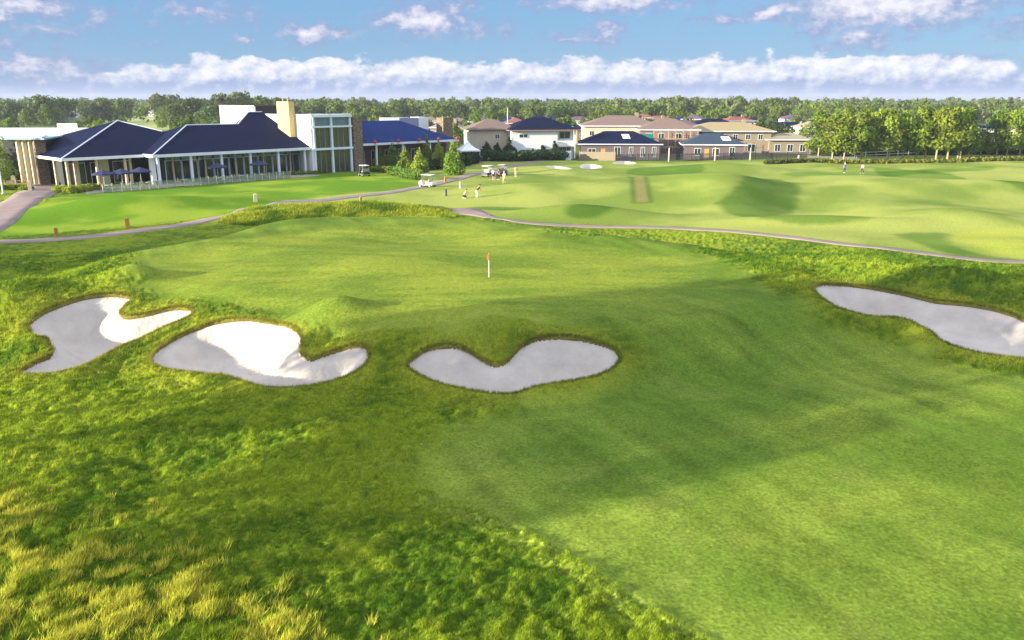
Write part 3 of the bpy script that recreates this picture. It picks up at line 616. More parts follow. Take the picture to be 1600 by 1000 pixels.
for k, (px, py, pt, w) in enumerate([(760, 248, 222, 2.2), (777, 248, 223, 1.8), (795, 249, 215, 2.3), (812, 248, 227, 1.8), (831, 248, 212, 2.0), (848, 248, 221, 1.7), (866, 248, 219, 1.9), (732, 252, 226, 2.2)]):
    x, y = G(px, py); h = P(px, pt, y)[2]; V, c, mb = cone_tree(h * 1.05, w * 1.8, 90 + k, 3000, DRK, .22)
    make_tree('cypress_tree', f'dark green narrow conifer, {ORD[k]} from the left before the long white house' if k < 7 else 'dark green conifer behind the white peaked marquee', 'tree', V, c, mb, M_BARKD, (x, y, H(x, y)), 'dark conifers before the white house')
for (px, py, pt, w, lb, cc) in [(10, 292, 205, 4.0, 'leafy green tree by the white flagpole at the left edge', LITC), (118, 288, 243, 3.6, 'bushy green tree in front of the clubhouse pavilion', LITC), (477, 268, 239, 1.6, 'small slim green tree against the glass tower corner', LITC), (-30, 290, 200, 5, 'broad green tree left of the clubhouse entrance', LITC)]:
    x, y = G(px, py); h = P(px, pt, y)[2]; V, c, mb = cone_tree(h, w, int(px) + 200, 1700, cc, .16)
    make_tree('garden_tree', lb, 'tree', V, c, mb, M_BARK, (x, y, H(x, y)))
# hedges and shrubs
def hedge(pts, w, h, label, cols, n=1500, seed=3, size=.13):
    g = random.Random(seed); cl = []
    P3 = [Vector((*G(px, py), 0)) for px, py in pts]; o0 = P3[0].copy(); o0.z = H(o0.x, o0.y)
    for i in range(len(P3) - 1):
        a, b = P3[i], P3[i + 1]; m = max(3, int((b - a).length / .35))
        for k in range(m):
            p = a.lerp(b, k / m)
            for q in range(3):
                x, y = p.x + g.uniform(-w, w) * .4, p.y + g.uniform(-w, w) * .4; cl.append((x - o0.x, y - o0.y, H(p.x, p.y) - o0.z + h * g.uniform(.3, .62), h * .42))
    V, c = leaf_cloud(cl, n, size, cols=cols, seed=seed); t = raw('hedge', V, np.arange(len(V)).reshape(-1, 4), M_LEAF, None, c); t.location = o0; tag(t, label, 'hedge')
hedge([(660, 266), (700, 262), (728, 259)], 3.0, 2.2, 'dark shrubbery behind the pyramid trees', ((.025, .05, .01), (.07, .11, .015)), 9000, size=.22)
hedge([(582, 268), (608, 270)], 1.0, 1.1, 'clipped green hedge left of the fourth pyramid tree', LITC, 3600, size=.2)
hedge([(612, 272), (640, 279), (657, 284)], 1.3, 1.5, 'long leafy hedge running down to the white golf cart', ((.05, .11, .01), (.17, .24, .025)), 8000, size=.2)
hedge([(448, 274), (500, 272)], 1.0, .7, 'low green hedge at the foot of the glass tower', LITC, 1800)
hedge([(90, 302), (112, 303), (155, 296)], 1.4, 1.1, 'yellow-green clipped hedge in front of the terrace fence', ((.16, .22, .015), (.38, .38, .03)), 4000)
hedge([(0, 300), (28, 298)], 1.0, .7, 'low hedge strip left of the entrance path', LITC, 1500)
hedge([(35, 301), (52, 299)], .8, .6, 'small rounded shrub patch beside the stone bollards', LITC, 900)
hedge([(738, 251), (800, 252), (880, 249)], 3.0, 2.3, 'long dark hedge beneath the conifers', DRK, 12000, size=.24)
hedge([(722, 258), (745, 254)], 2.6, 2.4, 'dark shrubs at the foot of the white marquee', DRK, 5000, size=.22)
hedge([(1200, 255), (1262, 254)], 1.2, 1.0, 'low olive hedge at the far edge of the driving range', ((.06, .08, .015), (.16, .17, .03)), 2500, size=.2)
hedge([(1262, 253), (1500, 253), (1640, 251)], 1.5, .9, 'band of sunlit scrub under the tree row', ((.12, .15, .015), (.30, .30, .04)), 9000, size=.22)
hedge([(1280, 243), (1500, 242), (1660, 240)], 4, 3.0, 'tall dark shrubbery behind the tree row', ((.03, .06, .012), (.10, .14, .02)), 16000, size=.3)

# shade trees standing behind and left of the photographer
for k, (x, y, h, w) in enumerate([(-53, 5.5, 19, 9), (-57, 11, 20, 9), (-51, 17, 19, 8), (-33, 22, 19, 8), (-80, 43, 14, 9), (-84, 52, 15, 9)]):
    V, c, mb = gum(h, w, 300 + k, 2600, .42, trunk_frac=.58)
    make_tree('gum_tree', ['tall gum tree', 'tallest gum tree', 'wide gum tree', 'nearest gum tree', 'low gum tree', 'farthest gum tree'][k] + ' standing left of the photographer, outside the view', 'tree', V, c, mb, M_BARK, (x, y, 0))

# ------------------------------------------------------------------ far woods
FP = []
for k, (h, w, tf, cols) in enumerate([(10.5, 9, .08, ((.05, .09, .012), (.15, .20, .02))), (12.5, 10, .12, ((.04, .075, .018), (.12, .16, .03))), (8, 7, .04, ((.07, .13, .01), (.22, .28, .02))), (6, 5, .06, ((.08, .14, .01), (.25, .30, .03))), (14, 9, .2, ((.06, .09, .03), (.15, .18, .05))), (10, 6.5, .06, ((.05, .10, .015), (.16, .22, .025)))]):
    FP.append((h, w, gum(h, w, 500 + k, 1300, .07 * w, tf, cols)))
fp_obj = {}
def far_tree(kind, x, y, s, label, group, rz=None):
    h, w, (V, c, mb) = FP[kind]
    if kind not in fp_obj:
        o = make_tree('wood_tree', label, 'tree', V, c, mb, M_BARKD, (x, y, 0), group); fp_obj[kind] = o
    else: o = copy_tree(fp_obj[kind]); o.location = (x, y, 0)
    o['label'] = label; o['group'] = group; o.scale = (s, s, s); o.rotation_euler = (0, 0, random.uniform(0, 6.28)); return o
KN = ['rounded green', 'dark spreading', 'bright bushy', 'small bright', 'tall grey-green', 'upright green']
def zone(px): return 'left of the clubhouse' if px < 340 else 'above the clubhouse roofs' if px < 700 else 'above the estate houses' if px < 1150 else 'above the tree row on the right'
far_list = []; g = random.Random(5)
def clear_left(px, y): return px < 345 and 395 < y < 700 and px > 105 and g.random() < .93
for i in range(430):
    px = g.uniform(-60, 1660); y = g.choice([g.uniform(400, 520), g.uniform(440, 640), g.uniform(240, 400)]); 
    if px > 1180 and y < 330: continue
    if 340 < px < 1180 and y < 330 and g.random() < .55: continue
    if clear_left(px, y): continue
    far_list.append((px, y))
far_list.sort(key=lambda t: t[1])
fplan = []
for px, y in far_list[:215]:
    x = (px - 800) / FPX * (y * math.cos(PITCH) + 12.5 * math.sin(PITCH)); k = g.choice([2, 3, 5, 3]) if y < 400 else g.choice([0, 2, 2, 5, 0, 1]); s = g.uniform(.75, 1.1)
    if y < 400: s *= .72
    fplan.append((px, x, y, k, s))
cnt = {}
for px, x, y, k, s in sorted(fplan):
    key = (k, zone(px)); cnt[key] = cnt.get(key, 0) + 1; n = cnt[key]; 
    far_tree(k, x, y, s, f'{ORD[n - 1]} {KN[k]} tree from the left in woods {zone(px)}', f'{KN[k]} trees {zone(px)}')
for j, (px, pt, Y) in enumerate([(62, 150, 430), (92, 152, 470), (128, 156, 500), (158, 154, 480), (187, 153, 520), (245, 146, 500), (268, 149, 540), (300, 152, 470), (345, 146, 420), (374, 145, 440), (402, 150, 470), (432, 152, 500), (8, 157, 450), (1058, 150, 620), (1085, 152, 560), (1155, 151, 560), (1215, 152, 540)]):
    x, _, zt = P(px, pt, Y); k = [1, 0, 4][j % 3]; o = far_tree(k, x, Y, zt / FP[k][0], f'{ORD[j]} from the left of the tall spreading gums standing above the skyline', 'tall gums above the skyline'); o.scale = (o.scale[0] * 1.15, o.scale[1] * 1.15, o.scale[2])
for j in range(34):
    px = 690 + j * 16.5 + g.uniform(-6, 6); Y = g.uniform(205, 330); x = P(px, 200, Y)[0]
    far_tree(g.choice([2, 3, 3, 5]), x, Y, g.uniform(.55, .8), f'{ORD[j]} garden tree from the left between the estate houses', 'garden trees between the estate houses')
def woods():
    Vs = []; Cs = []; g2 = np.random.default_rng(9); n = 0
    pts = []
    for i in range(5200):
        px = g2.uniform(-420, 2020); y = 470 + 1100 * g2.uniform() ** 1.25
        if px < 345 and 395 < y < 730 and px > 105 and g2.uniform() < .95: continue
        if g2.uniform() < .2 * (y < 540): continue
        pts.append((px, y))
    for px, y in pts:
        x = (px - 800) / FPX * y; k = int(g2.choice([0, 1, 4, 5, 0, 2])) ; h, w, (V, c, mb) = FP[k]
        nq = 190 if y < 750 else 110; tot = len(V) // 4; s = g2.uniform(.6, 1.08) * (1.0 if y < 700 else 1.08); st = g2.integers(0, tot - nq)
        q = V.reshape(-1, 4, 3)[st:st + nq]; cc = c.reshape(-1, 4, 3)[st:st + nq]; ctr = q.mean(1, keepdims=True); grow = 1.7 if nq == 190 else 2.3
        q = (ctr + (q - ctr) * grow) * s; a = g2.uniform(0, 6.28); ca, sa = math.cos(a), math.sin(a)
        Q = np.empty_like(q); Q[..., 0] = q[..., 0] * ca - q[..., 1] * sa + x; Q[..., 1] = q[..., 0] * sa + q[..., 1] * ca + y; Q[..., 2] = q[..., 2]
        Vs.append(Q.reshape(-1, 3)); Cs.append(cc.reshape(-1, 3) * g2.uniform(.75, 1.25))
    V = np.concatenate(Vs); tag(raw('woods', V, np.arange(len(V)).reshape(-1, 4), M_LEAF0, None, np.concatenate(Cs)), 'mass of far woodland reaching to the horizon', 'woods', kind='stuff')
woods()

# ------------------------------------------------------------------ building pieces
NAVY = mat('navy_roof_tile', (.007, .013, .047), .8, spec=.04, var=.2, scale=1.5, stripes=5.5)
BLUE = mat('blue_roof_sheet', (.006, .030, .15), .7, spec=.05, var=.15, scale=.8, stripes=4)
WHITE = mat('white_render', (.80, .79, .78), .8, var=.05); CREAM = mat('cream_render', (.52, .45, .33), .85, var=.08); TRIM = mat('pale_trim', (.72, .75, .80), .5, var=.05)
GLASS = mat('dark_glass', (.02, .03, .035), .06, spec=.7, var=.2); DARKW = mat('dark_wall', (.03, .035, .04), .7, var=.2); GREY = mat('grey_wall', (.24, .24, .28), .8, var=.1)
STONE = mat('rubble_stone', (.34, .25, .15), .9, brick=(1.6, (.12, .09, .07), (.05, .04, .03))); STONEY = mat('yellow_stone', (.62, .45, .20), .9, var=.14, scale=2.5, bump=.5, bscale=3)
BRICK = mat('orange_brick', (.20, .10, .07), .9, brick=(3, (.15, .08, .06), (.3, .25, .2))); BROWNR = mat('brown_roof_tile', (.22, .15, .12), .8, var=.15, stripes=5); TANR = mat('tan_roof_tile', (.38, .30, .15), .8, var=.12, stripes=5)
TANW = mat('tan_wall', (.25, .205, .145), .85, var=.1); REDR = mat('red_roof_tile', (.28, .09, .06), .8, var=.12, stripes=5); WOOD = mat('timber', (.45, .26, .10), .8, var=.2, scale=6); GRN = mat('green_mesh', (.01, .16, .12), .8, var=.15)
STEEL = mat('scaffold_steel', (.30, .28, .25), .5, var=.1); RED = mat('red_paint', (.5, .02, .02), .6); CONC = mat('paving', (.42, .40, .40), .9, var=.1)
BLACKF = mat('charcoal_fence', (.05, .05, .06), .7, var=.2); WHITEP = mat('white_paint', (.82, .82, .8), .4, var=.03); POSTM = mat('bleached_post', (.62, .52, .34), .8, var=.1); CANV = mat('navy_canvas', (.02, .025, .09), .8, var=.15)
TEAL = mat('teal_sheet', (.28, .42, .45), .5, var=.1); DECK = mat('deck_stone', (.34, .31, .28), .9, var=.1)

def hip(mb, x0, x1, y0, y1, z, slope, ov=0.0, ridge_max=None, th=.18):
    """hipped roof solid over a rectangle"""
    x0 -= ov; x1 += ov; y0 -= ov; y1 += ov; w, d = x1 - x0, y1 - y0; r = min(w, d) / 2; zt = z + r * slope
    if w >= d: a, b = (x0 + r, (y0 + y1) / 2, zt), (x1 - r + .001, (y0 + y1) / 2, zt); top = [a, b]
    else: a, b = ((x0 + x1) / 2, y0 + r, zt), ((x0 + x1) / 2, y1 - r + .001, zt); top = [a, b]
    vs = [(x0, y0, z), (x1, y0, z), (x1, y1, z), (x0, y1, z), *top, (x0, y0, z - th), (x1, y0, z - th), (x1, y1, z - th), (x0, y1, z - th)]
    if w >= d: fs = [(0, 1, 5, 4), (1, 2, 5), (2, 3, 4, 5), (3, 0, 4)]
    else: fs = [(0, 1, 4), (1, 2, 5, 4), (2, 3, 5), (3, 0, 4, 5)]
    fs += [(9, 8, 7, 6), (6, 7, 1, 0), (7, 8, 2, 1), (8, 9, 3, 2), (9, 6, 0, 3)]
    mb.add(vs, fs); return zt
def ring(mb, x0, x1, y0, y1, z0, z1, t):
    mb.box(x0 - t, x1 + t, y0 - t, y0, z0, z1); mb.box(x0 - t, x1 + t, y1, y1 + t, z0, z1); mb.box(x0 - t, x0, y0, y1, z0, z1); mb.box(x1, x1 + t, y0, y1, z0, z1)
def window(parent, face, p, z0, w, h, pos, frame=None, pane=None, mull=1, nm='window'):
    """face: 'f' front (y=pos), 'l' left (x=pos), 'r' right (x=pos)"""
    t = .07
    def bx(mb, a, b, c, d, e0, e1):   # along, z, depth out of wall
        if face == 'f': mb.box(a, b, pos - e1, pos - e0, c, d)
        elif face == 'l': mb.box(pos - e1, pos - e0, a, b, c, d)
        else: mb.box(pos + e0, pos + e1, a, b, c, d)
    m = MB(); x0, x1 = p - w / 2, p + w / 2; z1 = z0 + h
    bx(m, x0, x1, z0, z0 + t, -.02, .06); bx(m, x0, x1, z1 - t, z1, -.02, .06); bx(m, x0, x0 + t, z0 + t, z1 - t, -.02, .06); bx(m, x1 - t, x1, z0 + t, z1 - t, -.02, .06)
    for k in range(mull): q = x0 + (k + 1) * w / (mull + 1); bx(m, q - .03, q + .03, z0 + t, z1 - t, -.02, .055)
    f = m.build(nm, frame or TRIM, parent); q = MB(); bx(q, x0 + t * .9, x1 - t * .9, z0 + t * .9, z1 - t * .9, -.01, .02); q.build('pane', pane or GLASS, f); return f
def house(label, loc, rz, w, d, he, slope, wall, roof, wins=(), two=False, chim=False, door=None, name='house', group=None, ov=.6, extra=None, gutter=TRIM):
    """local x runs along the front, y goes back, the front stands at y=0"""
    t = thing(name, label, 'house', loc, rz, group)
    MB().box(0, w, 0, d, -.3, he).build('wall', wall, t)
    m = MB(); zt = hip(m, 0, w, 0, d, he + .2, slope, ov); r = m.build('roof', roof, t)
    g_ = MB(); ring(g_, -ov, w + ov, -ov, d + ov, he - .02, he + .17, .08); g_.build('gutter', gutter, t)
    if chim: MB().box(w * .7, w * .7 + .9, d * .5, d * .5 + .7, he, zt + .7).build('chimney', TANW, r)
    for q in wins: window(t, *q)
    if extra:
        a, b_, ww, hh = extra; zs = lambda yy: he + .2 + slope * (yy + ov)
        MB().add([(a, b_, zs(b_) + .02), (a + ww, b_, zs(b_) + .02), (a + ww * .8, b_ + hh, zs(b_ + hh) + .02), (a - ww * .2, b_ + hh, zs(b_ + hh) + .02), (a, b_, zs(b_) + .12), (a + ww, b_, zs(b_) + .12), (a + ww * .8, b_ + hh, zs(b_ + hh) + .12), (a - ww * .2, b_ + hh, zs(b_ + hh) + .12)], [(0, 3, 2, 1), (4, 5, 6, 7), (0, 1, 5, 4), (1, 2, 6, 5), (2, 3, 7, 6), (3, 0, 4, 7)]).build('skylight', WHITEP, r)
    if door:
        f = MB().box(door - .5, door + .5, -.05, 0, 0, 2.1).build('door', WOOD, t); MB().box(door + .3, door + .36, -.1, -.05, 1, 1.15).build('handle', STEEL, f)
    return t, zt

# ------------------------------------------------------------------ the clubhouse
def clubhouse():
    rz = math.atan2(.733, .68)
    t = thing('clubhouse', 'long white clubhouse with navy hipped roofs, stone chimneys and a glass tower', 'clubhouse', (-54, 124, 0), rz)
    # terrace slab
    MB().box(-12, 26, -4.6, 1.5, -.4, .06).build('terrace', DECK, t)
    e = 4.45
    # main roof: front plane climbs to the high ridge, left hip on the low part
    s = .385; o = .7
    def roofpoly(name, pts, faces, m, par=t): mb = MB(); mb.add(pts, faces); return mb.build(name, m, par)
    z0 = e + .15; yb = 20.0
    main = [(0 - o, 0 - o, z0), (27 - .03, 0 - o, z0), (27 - .03, 14.5, z0 + s * 15.2), (24.2, 14.5, z0 + s * 15.2), (19.2, 9.5, z0 + s * 10.2), (9.9, 9.9 - .4, z0 + s * 10.2), (-o, 19.7, z0),
            (27 - .03, 29.7, z0), (19.2, 19.7, z0)]
    roofpoly('roof', main, [(0, 1, 2, 3, 4, 5), (0, 5, 6), (5, 4, 8, 6), (4, 3, 8), (3, 2, 7, 8), (0, 6, 8, 7, 1)], NAVY)
    MB().box(-o - .08, 26.95, -o - .10, -o, e - .28, e + .16).box(-o - .1, -o, -o, 19.7, e - .28, e + .16).box(-o, 26.95, -o, .5, e - .28, e - .16).build('fascia', TRIM, t)
    # hip and ridge cappings
    rc = MB(); rc.tube(main[0], main[5], .10).tube(main[5], main[4], .10).tube(main[4], main[3], .10).tube(main[3], main[2], .10); rc.build('ridge_cap', TRIM, t)
    # pavilion
    W = 26.6; x0 = -11.8; yp = 3.0
    m = MB(); zt = hip(m, x0, x0 + W, yp, yp + W, e + .05, .345, .6); m.build('roof', NAVY, t)
    MB().box(x0 - .7, -o - .1, yp - .72, yp - .6, e - .32, e + .08).box(x0 - .72, x0 - .6, yp - .6, yp + 9.4, e - .32, e + .08).box(x0 - .6, -.8, yp - .6, yp + 2.2, e - .34, e - .2).build('fascia', WHITEP, t)
    cap = (x0 + W / 2, yp + W / 2, zt); rc = MB(); rc.tube((x0 - .6, yp - .6, e + .05), cap, .1).tube(cap, (cap[0] + 5, cap[1] - 5, zt - 5 * .345), .09); rc.build('ridge_cap', TRIM, t)
    # walls under the roofs
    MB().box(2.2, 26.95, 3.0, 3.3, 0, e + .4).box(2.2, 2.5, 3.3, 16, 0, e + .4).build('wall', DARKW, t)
    for k in range(9):
        a = 2.6 + k * 2.7; f = MB(); f.box(a, a + 2.6, 2.86, 3.0, 0, .12).box(a, a + 2.6, 2.86, 3.0, 3.3, 3.4).box(a, a + .09, 2.86, 3.0, .12, 3.3).box(a + 1.3, a + 1.37, 2.86, 3.0, .12, 3.3).box(a + 2.51, a + 2.6, 2.86, 3.0, .12, 3.3).box(a, a + 2.6, 2.86, 3.0, 4.0, 4.1)
        f = f.build('window', TRIM, t); MB().box(a + .1, a + 2.5, 2.92, 2.99, .13, 3.29).build('pane', GLASS, f); MB().box(a + .1, a + 2.5, 2.92, 2.99, 3.41, 3.99).build('fanlight', mat('sky_glass', (.12, .22, .28), .15, spec=.6), f)
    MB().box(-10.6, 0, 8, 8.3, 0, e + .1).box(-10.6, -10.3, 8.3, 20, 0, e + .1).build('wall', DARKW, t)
    for k in range(3):
        a = -10 + k * 3.3; f = MB().box(a, a + 2.6, 7.9, 8.0, .1, 3.4).build('window', TRIM, t); MB().box(a + .1, a + 2.5, 7.86, 7.9, .2, 3.3).build('pane', GLASS, f)
    for a in (0.2, 5.4, 10.5, 15.6, 20.8, 26.0): MB().box(a - .18, a + .18, -.3, .06, 0, e - .17).build('column', TRIM, t)
    for a in (3.6, 8.9, 14.2, 19.4, 24.6): MB().box(a - .11, a + .11, 2.2, 2.42, 0, e).build('inner_column', POSTM, t)
    for a, y in ((-11.6, 3.1), (-7.5, 3.1), (-3.4, 3.1), (-2.2, 4.2), (-11.6, 8)): MB().box(a - .16, a + .16, y - .16, y + .16, 0, e).build('column', POSTM if a > -12 else WHITEP, t)
    MB().box(-.35, .35, 1.2, 1.9, 0, e).build('column', WHITEP, t)
    MB().box(-6, -4.6, 6.2, 6.5, 0, 3.9).build('pier', CREAM, t); MB().box(-9.6, -8.9, 6.2, 6.5, 0, 3.9).build('pier', CREAM, t)
    # glass tower
    x0, x1, z1 = 27.0, 35.4, 10.1
    MB().box(x0, x0 + .35, -1, 15, 0, z1).box(x0 + .35, x1, 7.7, 8, 0, z1).box(x0 + .35, x1, -.6, 7.7, z1 - .35, z1 - .05).build('wall', WHITE, t)
    fr = MB()
    for a in (x0, (x0 + x1) / 2 - .18, x1 - .36): fr.box(a + (.35 if a == x0 else 0), a + (.7 if a == x0 else .36), -1.25, -.85, 0, z1)
    for z, h in ((9.65, .42), (7.9, .3), (4.05, .38)): fr.box(x0 - .05, x1 + .1, -1.45, -1.25, z, z + h)
    fr.box(x0, x1, -1.25, -.5, z1, z1 + .12).build('frame', TRIM, t)
    for j, (za, zb) in enumerate(((.1, 4.05), (4.4, 7.9), (8.2, 9.65))):
        for k in range(2):
            a = x0 + .75 + k * 3.9; q = MB(); q.box(a, a + 3.3, -.82, -.78, za, zb); f = q.build('pane', mat('tower_glass', (.05, .06, .05), .05, spec=.8, var=.3) if j < 2 else MATS['sky_glass'], t)
            for c in (1.1, 2.2):
                MB().box(a + c - .03, a + c + .03, -.88, -.82, za, zb).build('glazing_bar', STEEL, f)
    MB().box(x0 + .5, x1 - .4, 2.5, 2.8, 0, 9.6).build('inner_wall', mat('brown_inner_wall', (.12, .09, .05), .8), t)
    MB().box(29.5, 30.3, 1.0, 1.4, 8.4, 9.2).build('hanging_lamp', mat('lamp_shade_cream', (.8, .75, .6), .6), t)
    MB().box(x1 + .4, x1 + 2.4, -1.3, 2.6, -.2, 9.6).build('stone_pillar', STONE, t)
    MB().box(25.8, 26.98, 3.6, 7.4, 3.0, 12.3).build('chimney', STONEY, t)
    for yy in (4.6, 6.2): MB().lathe([(.12, 0), (.12, .5), (.18, .5), (.18, .6)], 26.4, yy, 10, z0=12.3).build('chimney_pot', STEEL, t)
    # roof boxes behind
    MB().box(25.5, 25.8, 14.6, 27.5, 5, 11.6).build('parapet_wall', WHITE, t); MB().box(25.8, 33, 14.7, 27, 5, 11.5).build('plant_room', DARKW, t)
    MB().box(25.4, 33.1, 14.5, 14.6, 11.5, 11.7).build('coping', RED if False else mat('brown_metal', (.18, .08, .06), .6), t)
    # right wing
    a0, a1 = 37.9, 61.5; e2 = 4.75
    rw = [(a0, -.7, e2), (a1 + .8, -.7, e2), (54.2, 8.4, e2 + 3.85), (a0, 8.4, e2 + 3.85), (a0, 17.5, e2), (a1 + .8, 17.5, e2)]
    roofpoly('roof', rw, [(0, 1, 2, 3), (1, 5, 2), (2, 5, 4, 3), (3, 4, 0), (0, 4, 5, 1)], BLUE)
    MB().box(a0, a1 + .9, -.82, -.7, e2 - .35, e2 + .05).box(a1 + .8, a1 + .9, -.7, 17.5, e2 - .35, e2 + .05).build('fascia', TRIM, t)
    MB().box(a0, a1, 2, 2.3, 0, e2 - .1).box(a1 - .3, a1, 2.3, 16, 0, e2 - .1).build('wall', mat('plum_brick', (.12, .045, .04), .9, brick=(3, (.09, .035, .03), (.15, .1, .1))), t)
    for k in range(7):
        a = a0 + .8 + k * 3.3; window(t, 'f', a + .9, .4, 1.7, 2.9, 2.0, mull=1)
    for a in (41.6, 48.0, 55.0, 61.2): MB().box(a - .16, a + .16, -.4, -.08, 0, e2 - .36).build('column', WHITEP, t)
    for a in (40.8, 46.4, 51.6, 56.7, 61.8):
        MB().lathe([(.22, 0), (.36, .2), (.3, .42), (.06, .6)], a, -1.0, 10, z0=e2 + .04).build('roof_vent', RED, t)
    MB().box(55.3, 60.5, 9.4, 16, 6, 9.0).build('roof_box', mat('lavender_panel', (.28, .28, .38), .7), t); MB().box(60.5, 63.2, 9.3, 12, 5, 9.1).build('roof_box', WHITE, t)
    MB().box(63.9, 66.6, 5.4, 7.6, 0, 9.0).build('chimney', STONE, t)
    # entrance side at the far left: flat roofs, striped awning, stone piers
    def lo(px, py, Y=None):
        x, y = G(px, py)
        if Y is not None: x, y = P(px, py, Y)[:2]
        p = np.array([x, y]) - np.array([-54., 124.]); u = np.array([math.cos(rz), math.sin(rz)]); return float(p @ u), float(p @ np.array([-u[1], u[0]]))
    def slab(pts, z0, z1, mb=None): return (mb or MB()).prism(pts, z0, z1, 'z')
    YA = 124.5; zA = P(50, 217, YA)[2]
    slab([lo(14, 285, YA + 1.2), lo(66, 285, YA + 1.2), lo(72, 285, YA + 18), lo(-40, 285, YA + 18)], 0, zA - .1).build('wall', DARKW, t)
    slab([lo(14, 285, YA - 1.0), lo(79, 285, YA - 1.0), lo(104, 250, YA + 10), lo(0, 250, YA + 10)], zA - .1, zA + .12).build('awning', TEAL, t)
    q = MB()
    for k in range(19): slab([lo(16 + k * 3.2, 285, YA - 1.0), lo(17.6 + k * 3.2, 285, YA - 1.0), lo(17.6 + k * 3.2 + 8, 285, YA + 9.8), lo(16 + k * 3.2 + 8, 285, YA + 9.8)], zA + .121, zA + .26, q)
    q.build('awning_rib', TRIM, t)
    slab([lo(3, 250, YA + 12), lo(150, 250, YA + 12), lo(165, 250, YA + 26), lo(-30, 250, YA + 26)], 0, P(50, 204, YA + 12)[2]).build('parapet', WHITE, t)
    slab([lo(97, 250, YA + 17), lo(128, 250, YA + 17), lo(128, 250, YA + 22), lo(97, 250, YA + 22)], 5, P(100, 194, YA + 17)[2]).build('roof_box', WHITE, t)
    for px in (38, 47, 56.5):
        x, y = lo(px, 285, YA); MB().box(x - .3, x + .3, y - .3, y + .3, 0, zA - .12).build('column', POSTM, t)
    x, y = lo(20, 290); x2, y2 = lo(-30, 290); slab([(x, y), (x2, y2), (x2 - .2, y2 + .2), (x - .2, y + .2)], 0, .9).build('low_wall', STONE, t)
    x, y = lo(69.5, 284.5, YA); MB().box(x - .75, x + .75, y - .6, y + .6, 0, P(70, 215, YA)[2]).build('stone_pillar', STONE, t)
    return t
clubhouse()
CO = np.array([-54., 124.]); CU = np.array([.68, .733]); CV = np.array([-.733, .68])
def cl(u, v): p = CO + CU * u + CV * v; return float(p[0]), float(p[1])

# ---- terrace glass fence
def line_fence(name, label, a, b, h, step, pm, fm, style='glass', cat='fence', posth=None):
    ax, ay = a; bx, by = b; L = math.hypot(bx - ax, by - ay); t = thing(name, label, cat, (ax, ay, H(ax, ay)), math.atan2(by - ay, bx - ax)); n = max(1, int(L / step)); posth = posth or h + .1
    z0 = H(ax, ay); z1 = H(bx, by) - z0
    for k in range(n + 1):
        x = L * k / n; zz = z1 * k / n; MB().box(x - .045, x + .045, -.045, .045, zz - .2, zz + posth).build('post', pm, t)
    mb = MB()
    for k in range(n):
        x0, x1 = L * k / n + .06, L * (k + 1) / n - .06; zz = z1 * (k + .5) / n
        if style == 'glass': mb.box(x0, x1, -.012, .012, zz + .08, zz + h)
        elif style == 'slat':
            for j in range(int(h / .16)): mb.box(x0, x1, -.02, .02, zz + .05 + j * .16, zz + .16 + j * .16)
        elif style == 'picket':
            for j in range(int((x1 - x0) / .18)): mb.box(x0 + j * .18, x0 + j * .18 + .09, -.01, .01, zz, zz + h)
            mb.box(x0, x1, .011, .04, zz + h * .3, zz + h * .36); mb.box(x0, x1, .011, .04, zz + h * .8, zz + h * .86)
        elif style == 'rail': mb.box(x0 - .06, x1 + .06, -.02, .02, zz + h - .1, zz + h); mb.box(x0 - .06, x1 + .06, -.02, .02, zz + h * .45, zz + h * .45 + .1)
        else: mb.box(x0, x1, -.03, .03, zz, zz + h)
    mb.build('panel' if style != 'rail' else 'rail', fm, t); return t
GLF = mat('fence_glass', (.62, .70, .66), .1, spec=.5, trans=.85, var=.03)
line_fence('glass_fence', 'clear glass terrace fence with pale posts before the clubhouse', cl(-10, -4.8), cl(20, -4.8), 1.15, 1.25, POSTM, GLF)
line_fence('slat_fence', 'low dark slatted fence beside the entrance path', G(-10, 294), G(44, 293), .9, 1.5, POSTM, WOOD, 'rail')
# umbrellas, tables on the terrace
def umbrella(x, y, label, group, s=1.0, cm=CANV):
    t = thing('parasol', label, 'parasol', (x, y, 0.06 if abs(s - 1) < .3 else 0)); t.scale = (s, s, s)
    MB().lathe([(.03, 0), (.03, 2.9)], 0, 0, 8).build('pole', WHITEP, t); MB().box(-.3, .3, -.3, .3, 0, .08).build('base', STEEL, t)
    n = 8; vs = [(0, 0, 2.95)] + [(1.55 * math.cos(k * math.pi / 4 + .4), 1.55 * math.sin(k * math.pi / 4 + .4), 2.32) for k in range(n)] + [(0, 0, 2.9)] + [(1.55 * math.cos(k * math.pi / 4 + .4), 1.55 * math.sin(k * math.pi / 4 + .4), 2.16) for k in range(n)]
    fs = [(0, 1 + k, 1 + (k + 1) % n) for k in range(n)] + [(1 + k, n + 2 + k, n + 2 + (k + 1) % n, 1 + (k + 1) % n) for k in range(n)] + [(n + 1, n + 2 + (k + 1) % n, n + 2 + k) for k in range(n)]
    MB().add(vs, fs).build('canopy', cm, t); return t
for k, (u, v, lb) in enumerate([(-8.6, -1.8, 'leftmost navy parasol on the terrace before the pavilion'), (-6.2, -2.2, 'navy parasol in the middle of the pavilion terrace group'), (-3.2, -1.5, 'navy parasol nearest the pavilion corner column'), (8.6, -2.2, 'navy parasol before the middle of the main clubhouse windows'), (15.9, -2.2, 'navy parasol near the right end of the terrace')]):
    x, y = cl(u, v); umbrella(x, y, lb, 'navy parasols on the clubhouse terrace')
def table(x, y, label, m=WHITEP, s=1.0, group=None, z=0.0, name='table'):
    t = thing(name, label, 'table', (x, y, z), 0, group); t.scale = (s, s, s)
    MB().lathe([(.55, .70), (.55, .75)], 0, 0, 16).build('tabletop', m, t); MB().lathe([(.22, 0), (.05, .05), (.04, .7)], 0, 0, 10).build('leg', STEEL, t); return t
